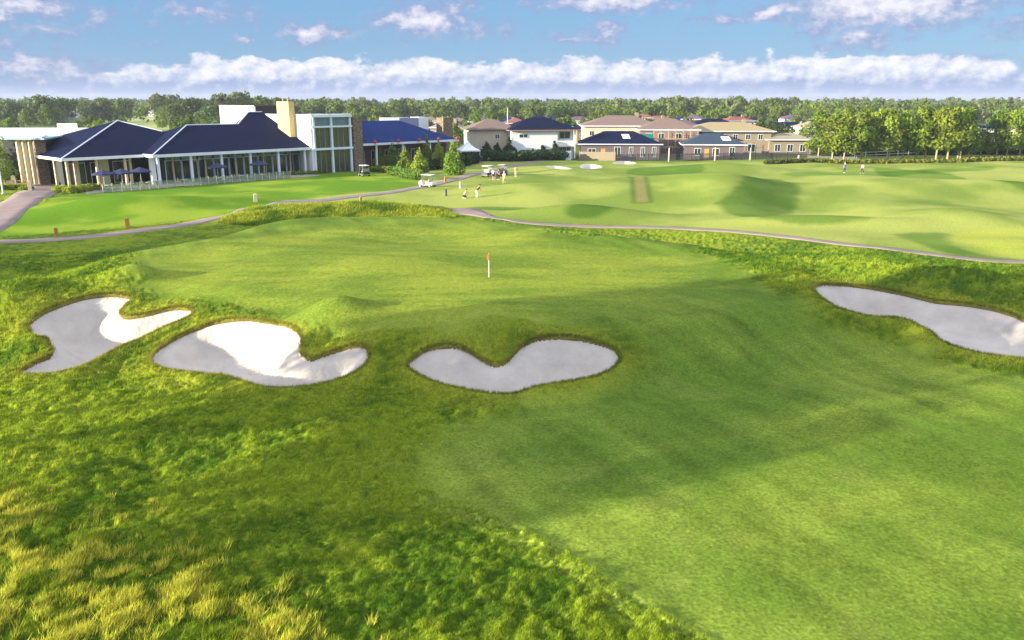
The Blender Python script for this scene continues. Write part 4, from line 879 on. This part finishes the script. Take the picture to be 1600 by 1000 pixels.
def chair(x, y, rz, label, group, z=0.0):
    t = thing('chair', label, 'chair', (x, y, z), rz, group)
    MB().box(-.22, .22, -.22, .22, .42, .46).build('seat', POSTM, t); MB().box(-.22, .22, .2, .24, .5, .88).build('backrest', POSTM, t)
    for a in (-.2, .2):
        for b in (-.2, .22): MB().box(a - .02, a + .02, b - .02, b + .02, 0, .42 if b < 0 else .88).build('leg', STEEL, t)
    return t
for k, (u, v) in enumerate([(-8.2, -2.2), (-5.4, -2.7), (-2.4, -2.4), (3.2, -2.0), (8.6, -2.9), (12.6, -2.0), (15.9, -2.9)]):
    x, y = cl(u, v); w = ['left end of the pavilion terrace', 'middle of the pavilion terrace', 'pavilion corner column', 'second clubhouse column', 'middle navy parasol', 'fourth clubhouse column', 'right-hand navy parasol'][k]
    table(x, y, 'small round pale table by the ' + w, group='terrace tables', z=.06)
    for j, (dx, rzz, sd2) in enumerate(((-.85, math.pi / 2, 'left'), (.85, -math.pi / 2, 'right'))): chair(x + dx, y, rzz, f'wooden chair {sd2} of the table by the {w}', 'terrace chairs', .06)

# ------------------------------------------------------------------ estate houses
def hp(px, py): x, y = G(px, py); return (x, y, 0)
def zat(px, py, Y): return P(px, py, Y)[2]
# long white two-storey house (front turned right, its left end in the sun)
x0, y0 = G(802, 249); y0 = 180
def long_white():
    x, y = G(800, 249); t = thing('house', 'long white two-storey house with navy hipped roof and corner balcony', 'house', (x, y, 0), R(14))
    L = 14.6; e = 6.1
    MB().box(0, L - 4.2, 0, 10, -.3, e).box(L - 4.2, L, 1.8, 10, -.3, e).box(L - 4.2, L, 0, 1.8, 2.6, 3.9).build('wall', WHITE, t)
    MB().box(-8.4, -.01, 3.5, 12, -.3, e).build('wing_wall', CREAM, t)
    m = MB(); hip(m, 0, L, 0, 10, e + .2, .42, .7); m.build('roof', NAVY, t)
    m = MB(); hip(m, -8.4, 2, 3.5, 12, e + .24, .42, .7); m.build('wing_roof', BROWNR, t)
    g_ = MB(); ring(g_, -.7, L + .7, -.7, 10.7, e, e + .18, .08); g_.build('gutter', mat('rust_gutter', (.4, .2, .15), .6), t)
    MB().box(L - .25, L, 0, .25, 0, 2.6).box(L - .25, L, 0, .25, 3.9, e).build('post', WHITE, t)
    window(t, 'f', 2.6, 4.6, 2.0, .8, 0, mull=1); window(t, 'f', 8.2, .9, 1.8, 1.2, 0); window(t, 'f', 3, .9, 2.2, 1.2, 0); window(t, 'f', L - 2.0, 4.2, 2.6, 1.6, 1.8); window(t, 'f', L - 2.0, .3, 2.8, 2.1, 1.8, mull=2)
    window(t, 'f', -2.5, 4.3, 1.0, 1.0, 3.5); window(t, 'f', -2.2, 1.2, 1.2, 1.2, 3.5); window(t, 'f', -6, .9, 1.6, 1.3, 3.5)
    MB().box(L + .02, L + .2, 2, 9, 0, 2.4).build('side_panel', GREY, t)
long_white()
def hloc(px, py, rz, **k): x, y = G(px, py); return (x, y, 0)
SHADEW = mat('shade_dark_brick', (.13, .10, .11), .9, var=.15)  # low house walls darkened to stand for the shadow falling on their fronts
W_ = lambda xs, z, w, h: tuple(('f', x, z, w, h, 0) for x in xs)
house('low house with navy hipped roof, skylight and white-framed windows beside the long white house', hp(907, 247), R(-4), 17.5, 11, 3.0, .42, SHADEW, NAVY, W_([8.2], .2, 1.4, 2.3) + W_([11.2, 13.8, 16.3], .3, .9, 2.2) + W_([2.5], 1, 1.8, 1.1), door=5, extra=(9.5, 1.8, 1.6, 1.9))
house('big house with brown tiled roof behind the low navy-roofed house', (P(912, 210, 205)[0], 205, 0), R(-2), 19, 13, 6.3, .33, CREAM, BROWNR, W_([2, 5], 4, 1.2, 1.2), chim=True)
house('brick house under construction wrapped in scaffolding', (P(1000, 210, 196)[0], 196, 0), R(-5), 13.5, 10, 5.7, .42, BRICK, BROWNR, W_([2, 5, 9], 3.6, 1.4, 1.4) + W_([3, 7], .6, 1.6, 1.4))
house('low house with blue-black hipped roof and skylight at the middle of the estate', hp(1068, 247), R(-8), 13.0, 9.5, 2.9, .42, SHADEW, mat('dark_teal_roof', (.012, .035, .06), .5, var=.15, stripes=5), W_([3, 7], .6, 1.5, 1.6) + W_([10.5], .3, 1.2, 2.2), door=5, extra=(8.5, 1.2, 1.8, 1.6))
house('two-storey tan house with broad straw-coloured roof', (P(1078, 204, 200)[0], 200, 0), R(-3), 19.5, 11, 5.2, .30, TANW, TANR, W_([2, 5, 8, 11, 14, 17], 3.3, 1.2, 1.3) + W_([3, 9, 15], .4, 1.8, 1.9), chim=True, ov=.9)
house('smaller tan house with flat-pitched straw roof left of the tree row', (P(1203, 216, 198)[0], 198, 0), R(-2), 10.5, 8, 3.3, .28, TANW, mat('grey_tan_roof', (.34, .29, .18), .8, var=.1, stripes=5), W_([2, 5, 8], .6, 1.4, 1.7), ov=.8)
# scaffold
def scaffold():
    x, y, _ = P(1030, 210, 192); t = thing('scaffold', 'steel and timber scaffold with green netting around the brick house', 'scaffold', (x - 1.2, y, 0), R(-5))
    m = MB(); n = 6
    for k in range(n + 1):
        for yy in (0, 1.2): m.tube((k * 1.7, yy, 0), (k * 1.7, yy, 6.2), .05, n=6)
    for z in (1.9, 3.8, 5.6):
        for yy in (0, 1.2): m.tube((0, yy, z), (n * 1.7, yy, z), .04, n=6)
    m.build('frame', STEEL, t)
    for z in (1.95, 3.85): MB().box(0, n * 1.7, .06, 1.14, z, z + .08).build('plank', WOOD, t)
    MB().box(-4.8, -.1, .2, .24, 3.0, 5.0).build('netting', GRN, t); MB().box(n * 1.7 + .1, n * 1.7 + 3.2, .2, .24, 2.4, 4.6).build('netting', GRN, t)
    for k in (0, 5): MB().box(k * 1.7 - .1, k * 1.7 + .1, -.2, 0, 0, 4).build('brace', WOOD, t)
scaffold()
# skylights are parts of their houses
def skylight(px, py, Y, par):
    pass
# second rows
bg = [('cream two-storey house with low brown roof behind the stone chimney', 672, 205, 245, 9, 8, 5.6, TANW, mat('pinkish_roof', (.40, .27, .22), .8, stripes=5)),
      ('grey house with navy roof between the stone chimney and the long white house', 706, 210, 262, 9, 8, 4.0, GREY, NAVY),
      ('cream house with white gable seen over the marquee', 748, 205, 250, 4.5, 7, 5.6, CREAM, BROWNR),
      ('house with mid-blue roof behind the long white house', 768, 200, 275, 9, 8, 5.4, GREY, BLUE),
      ('pale house with brown roof behind the ridge of the long white house', 790, 196, 262, 7, 8, 6.4, CREAM, REDR),
      ('wide house with dark navy roof right of the pale ridge house', 815, 190, 285, 11, 9, 6.2, WHITE, NAVY),
      ('house with slate-blue roof above the balcony corner', 850, 196, 270, 9, 9, 5.2, GREY, BLUE),
      ('small yellow-walled house right of the balcony corner', 902, 205, 240, 6, 7, 5.2, TANW, NAVY),
      ('house with long black-blue roof above the big brown roof', 965, 190, 275, 12, 9, 5.8, BRICK, NAVY),
      ('house with red-brown roof over the brick building site', 1005, 190, 262, 10, 9, 6.0, BRICK, BROWNR),
      ('white-walled house with plum roof above the building site', 1052, 195, 258, 8, 8, 5.0, WHITE, mat('plum_roof', (.13, .07, .12), .7, stripes=5)),
      ('house with wide blue-black roof behind the straw roof', 1085, 195, 270, 15, 9, 4.8, CREAM, NAVY),
      ('low white building with red roof behind the straw roof', 1137, 190, 300, 10, 6, 6.2, WHITE, REDR),
      ('long navy-roofed house left of the tree row', 1180, 200, 255, 17, 9, 4.2, GREY, NAVY),
      ('cream two-storey house just behind the first tree of the row', 1257, 205, 235, 8, 8, 6.0, CREAM, TANR),
      ('white house seen through the tree row', 1335, 225, 215, 9, 8, 4.0, WHITE, BROWNR),
      ('cream house with terracotta roof seen through the tree row', 1385, 225, 222, 10, 8, 4.2, CREAM, REDR),
      ('grey-roofed white house in the gap of the tree row', 1505, 215, 232, 8, 8, 5.0, WHITE, NAVY),
      ('white house with blue roof right of the gap of the tree row', 1545, 215, 245, 7, 8, 5.2, WHITE, BLUE),
      ('pale house at the right edge behind the tree row', 1600, 215, 240, 10, 8, 5.0, CREAM, NAVY)]
for i, (lb, px, py, Y, w, d, he, wm, rm) in enumerate(bg):
    x = P(px, py, Y)[0]; rz = R([-8, 6, 12, -5, 4][i % 5])
    he = he - (1.0 if he > 5 and i != 1 else .3)
    house(lb, (x, Y, 0), rz, w, d, he, .38, wm, rm, W_([w * .25, w * .7], he - 2.2, 1.3, 1.3) + W_([w * .5], .8, 1.6, 1.4), chim=(i % 3 == 0), group='houses of the estate')
x, Y, _ = P(793, 190, 232); t = thing('aerial_mast', 'thin pale mast rising above the roof of the long white house', 'mast', (x, Y, 0)); MB().lathe([(.12, 0), (.07, zat(793, 169, 232)), (.01, zat(793, 168, 232))], 0, 0, 8).build('mast', WHITEP, t)
MB().box(-.7, .7, -.03, .03, zat(793, 174, 232), zat(793, 174, 232) + .06).box(-.4, .4, -.03, .03, zat(793, 179, 232), zat(793, 179, 232) + .06).build('crossbar', STEEL, t)
# scattered roofs further back
gg = random.Random(21); cols_ = [('navy', NAVY), ('brown', BROWNR), ('blue', BLUE), ('red', REDR), ('plum', MATS['plum_roof'])]; walls_ = [('white', WHITE), ('cream', CREAM), ('brick', BRICK), ('grey', GREY)]
fl = [];
for i in range(26): fl.append((660 + i * 24 + gg.uniform(-8, 8), gg.uniform(315, 400)))
for i, (px, Y) in enumerate(fl):
    rn, rm = gg.choice(cols_); wn, wm = gg.choice(walls_); w = gg.uniform(8, 13); x = P(px, 200, Y)[0]; he = gg.choice([3.0, 3.4, 4.6])
    house(f'{ORD[i]} house from the left in the back row of the estate, {rn} roof, {wn} walls', (x, Y, 0), R(gg.uniform(-20, 20)), w, 9, he, .36, wm, rm, W_([w * .3, w * .7], he - 2.0, 1.3, 1.2), group='back row of the estate')
for i in range(13):
    px = [-10, 22, 45, 70, 88, 152, 172, 208, 232, 262, 282, 305, 330][i]; Y = [520, 470, 500, 540, 620, 640, 700, 690, 655, 700, 670, 640, 690][i]; rn, rm = gg.choice(cols_[:3]); wn, wm = gg.choice(walls_); w = gg.uniform(11, 16); x = P(px, 180, Y)[0]
    house(f'{ORD[i]} distant house from the left among trees beyond the clubhouse, {rn} roof', (x, Y, 0), R(gg.uniform(-20, 20)), w, 9, 4.6, .4, wm, rm, W_([w * .3, w * .7], 2.2, 1.6, 1.4), group='distant houses on the left')

# fences by the estate
def gp(px, py): return G(px, py)
line_fence('timber_fence', 'tan panelled fence between the long white house and the low navy-roofed house', gp(905, 247.5), gp(961, 248.5), 1.9, 2.4, WOOD, TANW, 'solid')
line_fence('pool_fence', 'long dark picket fence along the backs of the estate houses', gp(962, 249), gp(1262, 247.5), 1.5, 2.4, BLACKF, BLACKF, 'picket')
line_fence('rail_fence', 'pale rail fence beneath the tree row', gp(1335, 246), gp(1435, 243), 1.3, 3, WHITEP, WHITEP, 'rail')
line_fence('wire_fence', 'grey picket fence at the left end of the tree row', gp(1262, 251), gp(1338, 251), 1.1, 2.2, GREY, GREY, 'picket')
for k, (px, py, lb) in enumerate([(1045, 249, 'weathered timber pole in front of the scaffolded house'), (1117, 249, 'weathered timber pole before the middle of the dark fence'), (1172, 249, 'weathered timber pole before the straw-roofed house'), (1247, 254, 'short white post at the far edge of the range')]):
    x, y = G(px, py); h = [2.9, 2.8, 2.6, 1.5][k]; t = thing('marker_pole', lb, 'pole', (x, y, H(x, y))); MB().lathe([(.16, 0), (.13, h), (.02, h + .1)], 0, 0, 8).build('shaft', POSTM if k < 3 else WHITEP, t); MB().lathe([(.22, 0), (.22, .12)], 0, 0, 8).build('collar', STEEL, t)

# ------------------------------------------------------------------ small things
def bollard(px, py, h, w, label, m=WOOD):
    x, y = G(px, py); t = thing('bollard', label, 'post', (x, y, H(x, y)), R(20), 'timber posts beside the paths')
    MB().box(-w, w, -w, w, -.2, h).build('shaft', m, t, .015); MB().add([(-w - .02, -w - .02, h), (w + .02, -w - .02, h), (w + .02, w + .02, h), (-w - .02, w + .02, h), (0, 0, h + .1)], [(0, 3, 2, 1), (0, 1, 4), (1, 2, 4), (2, 3, 4), (3, 0, 4)]).build('cap', m, t)
OB = mat('orange_timber', (.50, .22, .05), .7, var=.2, scale=5)
bollard(89, 371, .82, .14, 'orange timber post left on the lawn edge of the lower path', OB); bollard(200, 358, .88, .19, 'thick orange timber post right on the lawn edge of the lower path', OB)
bollard(400, 321, .9, .22, 'straw-coloured post at the left end of the long mound', POSTM); bollard(564, 318, .8, .15, 'small brown post on top of the long mound', WOOD); bollard(696, 287, .95, .15, 'orange timber post beside the path right of the white cart', OB)
bollard(48, 301, 1.3, .22, 'pale stone post beside the entrance path', POSTM); bollard(23, 293, 1.5, .25, 'pale stone post left of the entrance columns', POSTM)
# flagstick
def flagstick():
    x, y = GH(764, 433); t = thing('flagstick', 'white golf flagstick with orange-red flag in the putting green', 'flag', (x, y, H(x, y)))
    MB().lathe([(.022, -.1), (.022, 1.1)], 0, 0, 10).build('lower_pole', WHITEP, t); MB().lathe([(.018, 1.1), (.015, 1.55), (.03, 1.56), (.0, 1.6)], 0, 0, 10).build('upper_pole', mat('orange_paint', (.8, .25, .04), .5), t)
    vs = []; n = 7
    for k in range(n):
        a = k / (n - 1)
        for z in (1.12 + .03 * a, 1.52 - .12 * a): vs.append((.02 - .26 * a * .5, .03 * math.sin(a * 6), z))
    fs = [(2 * k, 2 * k + 1, 2 * k + 3, 2 * k + 2) for k in range(n - 1)]
    o = MB().add(vs, fs).build('flag', mat('orange_flag', (.75, .20, .06), .8), t); s = o.modifiers.new('thick', 'SOLIDIFY'); s.thickness = .012
    MB().lathe([(.054, .004), (.054, .012)], 0, 0, 16).build('cup_rim', WHITEP, t)
flagstick()
# flagpole at the left edge
x, y = G(6, 309); t = thing('flagpole', 'white pole on the lawn at the left edge', 'pole', (x, y, H(x, y))); MB().lathe([(.09, 0), (.06, 7.6), (.12, 7.62), (.0, 7.75)], 0, 0, 10).build('pole', WHITEP, t); MB().lathe([(.25, 0), (.2, .15)], 0, 0, 12).build('base', CONC, t)
# marquee
def marquee():
    x, y = G(731, 254); t = thing('marquee', 'white peaked marquee right of the clubhouse', 'marquee', (x, y, 0), R(20)); w = 2.0
    for a in (-w, w):
        for b in (-w, w): MB().lathe([(.05, 0), (.05, 2.6)], a, b, 8).build('leg', WHITEP, t)
    prof = [(w * 1.5, 2.6), (w * 1.0, 2.95), (w * .5, 3.5), (w * .1, 4.3), (.01, 4.45)]; m = MB(); m.lathe([(r, z) for r, z in prof], 0, 0, 4); m.rot(Matrix.Rotation(R(45), 4, 'Z')); m.build('canopy', WHITEP, t)
    MB().box(-w * 1.06, w * 1.06, -w * 1.06 - .03, -w * 1.06, 2.35, 2.6).box(-w * 1.06 - .03, -w * 1.06, -w * 1.06, w * 1.06, 2.35, 2.6).build('valance', WHITEP, t)
marquee()
x, y = G(751, 252); table(x, y, 'white outdoor table on the dark lawn under the conifers', s=1.4)
for dx, sname in ((-1.6, 'left'), (1.7, 'right')): chair(x + dx, y - .3, 0, f'pale chair {sname} of the white outdoor table under the conifers', 'chairs under the conifers')
def bench(x, y, label, m):
    t = thing('bench', label, 'bench', (x, y, H(x, y)), R(5)); MB().box(-1, 1, -.25, .25, .42, .5).build('seat', m, t); MB().box(-1, 1, .22, .28, .6, .95).build('backrest', m, t)
    for a in (-.85, .85): MB().box(a - .05, a + .05, -.22, .26, 0, .42).box(a - .04, a + .04, .22, .26, .42, .95).build('leg', STEEL, t)
x, y = G(807, 250); bench(x, y, 'green bench beside the path in front of the conifers', mat('green_paint', (.02, .22, .1), .6))
x, y = G(570, 272)
# white sign cabinet
x, y = G(887, 248.5); t = thing('notice_board', 'white upright notice board with small dark panels beside the long white house', 'sign', (x, y, H(x, y)), R(8)); MB().box(-.75, .75, -.15, .15, .0, 2.05).build('panel', WHITEP, t, .03)
for z in (.65, 1.25): MB().box(-.4, .4, -.17, -.152, z, z + .3).build('plate', GREY, t)
MB().box(-.85, .85, -.25, .25, -.05, .06).build('base', CONC, t)

# ------------------------------------------------------------------ golf carts
TYRE = mat('tyre_rubber', (.02, .02, .02), .9); RIM = mat('wheel_rim', (.6, .6, .6), .4, metal=.3); SEATM = mat('beige_vinyl', (.5, .42, .3), .6); DARKP = mat('dark_blue_paint', (.02, .03, .09), .4, var=.05); DGREEN = mat('dark_green_paint', (.02, .05, .03), .4)
def golf_cart(label, loc, rz, body, roof=WHITEP, group='golf carts', bag=True):
    t = thing('golf_cart', label, 'golf cart', loc, rz, group)   # local +x is forward
    MB().prism([(-1.2, .28), (1.1, .28), (1.1, .36), (-1.2, .36)], -.58, .58).build('chassis', STEEL, t)
    MB().prism([(.62, .36), (1.22, .36), (1.28, .5), (1.2, .72), (.95, .92), (.7, .98), (.62, .8)], -.56, .56).build('cowl', body, t, .05)
    MB().prism([(-1.22, .36), (-.1, .36), (-.05, .66), (-.5, .7), (-1.22, .78)], -.57, .57).build('rear_body', body, t, .05)
    MB().box(-.5, .02, -.5, .5, .72, .84).build('seat', SEATM, t, .03); MB().prism([(-.58, .84), (-.48, .84), (-.6, 1.25), (-.68, 1.25)], -.5, .5).build('backrest', SEATM, t, .02)
    MB().box(-1.12, .72, -.6, .6, 1.78, 1.85).build('canopy', roof, t, .03)
    for y in (-.54, .54):
        MB().tube((.78, y, .9), (.55, y, 1.79), .022).build('strut', STEEL, t); MB().tube((-1.0, y, .75), (-.9, y, 1.79), .022).build('strut', STEEL, t)
    MB().add([(.79, -.5, .96), (.79, .5, .96), (.58, .5, 1.74), (.58, -.5, 1.74), (.80, -.5, .96), (.80, .5, .96), (.59, .5, 1.74), (.59, -.5, 1.74)], [(0, 1, 2, 3), (7, 6, 5, 4), (0, 4, 5, 1), (2, 6, 7, 3), (1, 5, 6, 2), (3, 7, 4, 0)]).build('windscreen', GLF, t)
    MB().tube((.62, .25, .8), (.36, .25, 1.02), .02).lathe([(.19, 0), (.19, .03)], .34, .25, 14, 'z', 1.01).build('steering_wheel', TYRE, t)
    for xx in (.92, -.82):
        for sy in (-1, 1):
            w = MB().lathe([(.14, -.1), (.22, -.1), (.23, -.06), (.23, .06), (.22, .1), (.14, .1)], xx, sy * .56, 16, 'y', .22).build('wheel', TYRE, t); MB().lathe([(.13, -.105), (.13, .105)], xx, sy * .56, 12, 'y', .22).build('rim', RIM, w)
    for sy in (-1, 1): MB().lathe([(.07, 0), (.05, .03)], 1.24, sy * .38, 10, 'x', .62).build('headlight', WHITEP, t)
    return t
def golf_bag(label, loc, rz, m, clubs=True):
    t = thing('golf_bag', label, 'golf bag', loc, rz); MB().lathe([(.12, 0), (.14, .05), (.12, .4), (.14, .85), (.13, .88)], 0, 0, 12).build('bag', m, t)
    q = MB()
    for a in range(5): q.tube((.05 * math.cos(a * 1.3), .05 * math.sin(a * 1.3), .85), (.09 * math.cos(a * 1.3), .09 * math.sin(a * 1.3), 1.1 + .03 * a), .008, n=5).box(.09 * math.cos(a * 1.3) - .05, .09 * math.cos(a * 1.3) + .03, .09 * math.sin(a * 1.3) - .02, .09 * math.sin(a * 1.3) + .02, 1.1 + .03 * a, 1.15 + .03 * a)
    q.build('clubs', STEEL, t); MB().tube((.12, 0, .7), (.35, .1, 0), .01, n=5).tube((.12, 0, .7), (.35, -.15, 0), .01, n=5).build('stand_leg', STEEL, t); return t
def at(px, py): x, y = GH(px, py); return (x, y, H(x, y))
golf_cart('white golf cart with reddish canopy edge driving on the path below the hedge', at(668, 292), R(150), WHITEP)
golf_cart('dark golf cart with pale canopy parked at the corner of the clubhouse lawn', at(569, 275), R(120), DGREEN)
golf_cart('dark golf cart with white canopy, left one of the pair parked on the path', at(763, 276), R(60), DARKP)
golf_cart('dark golf cart with cream canopy, right one of the pair parked on the path', at(785, 274), R(75), DARKP, SEATM)
mat('navy_bag', (.03, .03, .1), .7); mat('white_bag', (.7, .7, .68), .7)
x, y, z = at(776, 279); golf_bag('navy golf bag standing between the pair of golf carts', (x, y, z), 0, MATS['navy_bag'])
golf_bag('pale golf bag on its stand left of the crouching golfer', at(719, 294), R(40), MATS['white_bag']); golf_bag('dark golf bag on the grass at the left of the practice group', at(697, 306), R(200), MATS['navy_bag'])

# ------------------------------------------------------------------ people
SKIN = mat('skin', (.55, .32, .22), .6, var=.04); HAIR = mat('dark_hair', (.05, .03, .02), .7); SHOE = mat('shoe', (.6, .6, .6), .6)
def skinned(name, joints, edges, m, parent, sub=1):
    names = list(joints); me = bpy.data.meshes.new(name); me.from_pydata([joints[k][0] for k in names], [(names.index(a), names.index(b)) for a, b in edges], []); me.update(); me.materials.append(m)
    o = bpy.data.objects.new(name, me); COL.objects.link(o); o.parent = parent
    sk = o.modifiers.new('skin', 'SKIN'); sk.use_smooth_shade = True; me.skin_vertices[0].data[0].use_root = True
    for i, k in enumerate(names): me.skin_vertices[0].data[i].radius = (joints[k][1], joints[k][1])
    if sub: s = o.modifiers.new('sub', 'SUBSURF'); s.levels = sub; s.render_levels = sub
    return o
def person(label, loc, rz, shirt, legs, pose='stand', shorts=False, hat=None, armf=None):
    t = thing('person', label, 'person', loc, rz)
    # facing +y; joint: (pos, radius)
    hip_z = .92; J = {}
    if pose == 'crouch': hip_z = .42
    bend = {'stand': .02, 'putt': .32, 'walk': .03, 'crouch': .28}[pose]
    J['pelvis'] = ((0, 0, hip_z), .125); J['waist'] = ((0, bend * .35, hip_z + .18), .115); J['chest'] = ((0, bend * .8, hip_z + .40), .14); J['neck'] = ((0, bend * 1.1 + .01, hip_z + .56), .055)
    J['head0'] = ((0, bend * 1.25 + .02, hip_z + .64), .075); J['head1'] = ((0, bend * 1.35 + .02, hip_z + .73), .092); J['head2'] = ((0, bend * 1.4, hip_z + .80), .06); J['nose'] = ((0, bend * 1.4 + .115, hip_z + .70), .014)
    E = [('pelvis', 'waist'), ('waist', 'chest'), ('chest', 'neck'), ('neck', 'head0'), ('head0', 'head1'), ('head1', 'head2'), ('head1', 'nose')]
    sh = []; lg = []
    for s, q in ((-1, 'l'), (1, 'r')):
        sx = s * .19; cz = hip_z + .47; cy = bend * .9
        J['sho' + q] = ((sx, cy, cz), .062)
        if pose == 'putt' or armf: el, wr = (s * .17, cy + .16, cz - .25), (s * .04, cy + .3, cz - .46)
        elif pose == 'crouch': el, wr = (s * .22, cy + .16, cz - .20), (s * .12, cy + .34, cz - .3)
        else: el, wr = (s * .25, cy - .02 + s * .04, cz - .29), (s * .24, cy + .06 + s * .07, cz - .53)
        J['elb' + q] = (el, .045); J['wri' + q] = (wr, .03); d = Vector(wr) - Vector(el); d.normalize(); pm = Vector(wr) + d * .06; J['palm' + q] = (tuple(pm), .03)
        E += [('chest', 'sho' + q), ('sho' + q, 'elb' + q), ('elb' + q, 'wri' + q), ('wri' + q, 'palm' + q)]
        side = d.cross(Vector((0, 0, 1) if abs(d.z) < .9 else (0, 1, 0))).normalized()
        for f in range(4):
            a = pm + side * (.012 * (f - 1.5)) * 1.5 + d * .02; b = a + d * (.055 + .012 * (f in (1, 2))) ; J[f'f{f}' + q] = (tuple(b), .008); E.append(('palm' + q, f'f{f}' + q))
        J['th' + q] = (tuple(Vector(wr) + side * .045 + d * .03), .009); E.append(('wri' + q, 'th' + q))
        hx = s * .095; J['hip' + q] = ((hx, 0, hip_z - .06), .09)
        st = {'stand': .03, 'putt': .0, 'walk': .22 * s, 'crouch': .0}[pose]; wd = {'putt': .19, 'stand': .11, 'walk': .1, 'crouch': .15}[pose]
        if pose == 'crouch': kn, an = (s * .17, .34, .42 if s > 0 else .2), (s * .16, .12 if s > 0 else -.15, .09)
        else: kn, an = (s * (wd + .0), .03 + st * .6, hip_z * .53), (s * wd, st - .02, .09)
        J['kne' + q] = (kn, .062); J['ank' + q] = (an, .042); J['toe' + q] = ((an[0] * 1.1, an[1] + .16, .04), .038)
        E += [('pelvis', 'hip' + q), ('hip' + q, 'kne' + q), ('kne' + q, 'ank' + q), ('ank' + q, 'toe' + q)]
    skinned('body', J, E, SKIN, t, 1)
    def sub(keys, name, m, grow, cut=None):
        JJ = {k: (J[k][0], J[k][1] + grow) for k in keys}
        if cut:
            for nk, (a, b, f, r) in cut.items(): JJ[nk] = (tuple(Vector(J[a][0]).lerp(Vector(J[b][0]), f)), r)
        EE = [(a, b) for a, b in E if a in JJ and b in JJ]
        if cut:
            for nk, (a, b, f, r) in cut.items(): EE.append((a, nk))
        skinned(name, JJ, EE, m, t, 1)
    sub(['pelvis', 'waist', 'chest', 'shol', 'shor'], 'shirt', shirt, .022, {'sl': ('shol', 'elbl', .75, .066), 'sr': ('shor', 'elbr', .75, .066), 'nk': ('chest', 'neck', .6, .07)})
    f = .75 if shorts else 1.0
    if shorts: sub(['pelvis', 'hipl', 'hipr'], 'shorts', legs, .02, {'kl': ('hipl', 'knel', .85, .09), 'kr': ('hipr', 'kner', .85, .09)})
    else: sub(['pelvis', 'hipl', 'hipr', 'knel', 'kner'], 'trousers', legs, .018, {'al': ('knel', 'ankl', .93, .06), 'ar': ('kner', 'ankr', .93, .06)})
    hx, hy, hz = J['head1'][0]; m = MB(); m.lathe([(.02, -.09), (.075, -.06), (.108, 0.0), (.104, .05), (.07, .105), (.01, .125)], 0, 0, 14); m.v = [(v[0] * .9 + hx, v[1] * 1.0 + hy - .022, v[2] + hz + .01) for v in m.v]; m.build('hair', hat or HAIR, t, smooth_=True)
    if hat: MB().box(hx - .08, hx + .08, hy + .04, hy + .18, hz + .045, hz + .06).build('cap_peak', hat, t, .01)
    for q in 'lr':
        a = J['ank' + q][0]; m = MB(); m.prism([(-.09, 0), (.2, 0), (.2, .05), (.06, .1), (-.07, .11)], a[0] * 1.03 - .05, a[0] * 1.03 + .05, 'x'); m.v = [(v[0], v[1] + a[1], v[2]) for v in m.v]; m.build('shoe', SHOE, t, .015)
    if pose == 'putt': MB().tube(J['palml'][0], (.12, bend + .55, .06), .012, n=6).box(.08, .2, bend + .53, bend + .57, .02, .07).build('golf_club', STEEL, t) if False else golf_club_thing(label, loc, rz, J)
    return t
def golf_club_thing(label, loc, rz, J):
    t = thing('golf_club', 'thin steel golf club held by the ' + label.split(' at ')[0].split(' on ')[0], 'golf club', loc, rz)
    a = Vector(J['palml'][0]); b = Vector((.12, a.y + .3, .05)); MB().tube(a, b, .01, n=6).build('shaft', STEEL, t); MB().box(b.x - .02, b.x + .1, b.y - .02, b.y + .02, .01, .07).build('club_head', STEEL, t)
def pmc(n, c): return mat(n, c, .85, var=.06)
person('person in dark shirt and white trousers putting on the practice area', at(745, 309), R(-70), pmc('dark_cloth', (.03, .03, .05)), pmc('white_cloth', (.75, .74, .7)), 'putt', shorts=False)
person('person in pale clothes crouching over the turf beside the putting golfer', at(725, 310), R(-100), pmc('beige_cloth', (.5, .42, .34)), pmc('dark_cloth', (.03, .03, .05)), 'crouch')
person('person in cream shirt and yellow trousers walking in front of the golf carts', at(788, 286), R(160), pmc('cream_cloth', (.7, .62, .4)), pmc('yellow_cloth', (.62, .5, .22)), 'walk', hat=pmc('white_cap', (.8, .8, .8)))
person('person in pale yellow clothes standing right of the golf carts', at(806, 276), R(200), pmc('pale_yellow_cloth', (.6, .52, .3)), pmc('cream_cloth', (.7, .62, .4)), 'stand')
person('person in white shirt and dark shorts standing at the left cart of the pair', at(771, 281), R(180), pmc('white_cloth', (.75, .74, .7)), pmc('dark_cloth', (.03, .03, .05)), 'stand', shorts=True)
person('person in red-brown shirt bending between the pair of carts', at(779, 281), R(200), pmc('rust_cloth', (.4, .14, .07)), pmc('dark_cloth', (.03, .03, .05)), 'stand', armf=True)
person('person in blue shirt and navy trousers standing far off on the driving range', at(1319, 270), R(170), pmc('blue_cloth', (.05, .1, .4)), pmc('navy_cloth', (.02, .03, .12)), 'stand', hat=pmc('white_cap', (.8, .8, .8)))
person('person in white shirt and dark trousers walking on the driving range near the trees', at(1347, 271), R(110), pmc('white_cloth', (.75, .74, .7)), pmc('dark_cloth', (.03, .03, .05)), 'walk')

# ------------------------------------------------------------------ air
def haze():
    o = MB().box(-2600, 2600, -2600, 2600, -3, 30).build('haze', bpy.data.materials.new('haze_air')); m = o.data.materials[0]; m.use_nodes = True; nt = m.node_tree; nt.nodes.clear()
    out = nt.nodes.new('ShaderNodeOutputMaterial'); v = nt.nodes.new('ShaderNodeVolumePrincipled'); v.inputs['Color'].default_value = (.8, .88, 1, 1); v.inputs['Density'].default_value = .00012; nt.links.new(v.outputs[0], out.inputs['Volume']); tag(o, 'thin pale haze over the distant woods', 'haze', kind='stuff')
HAZE = True
if HAZE: haze()
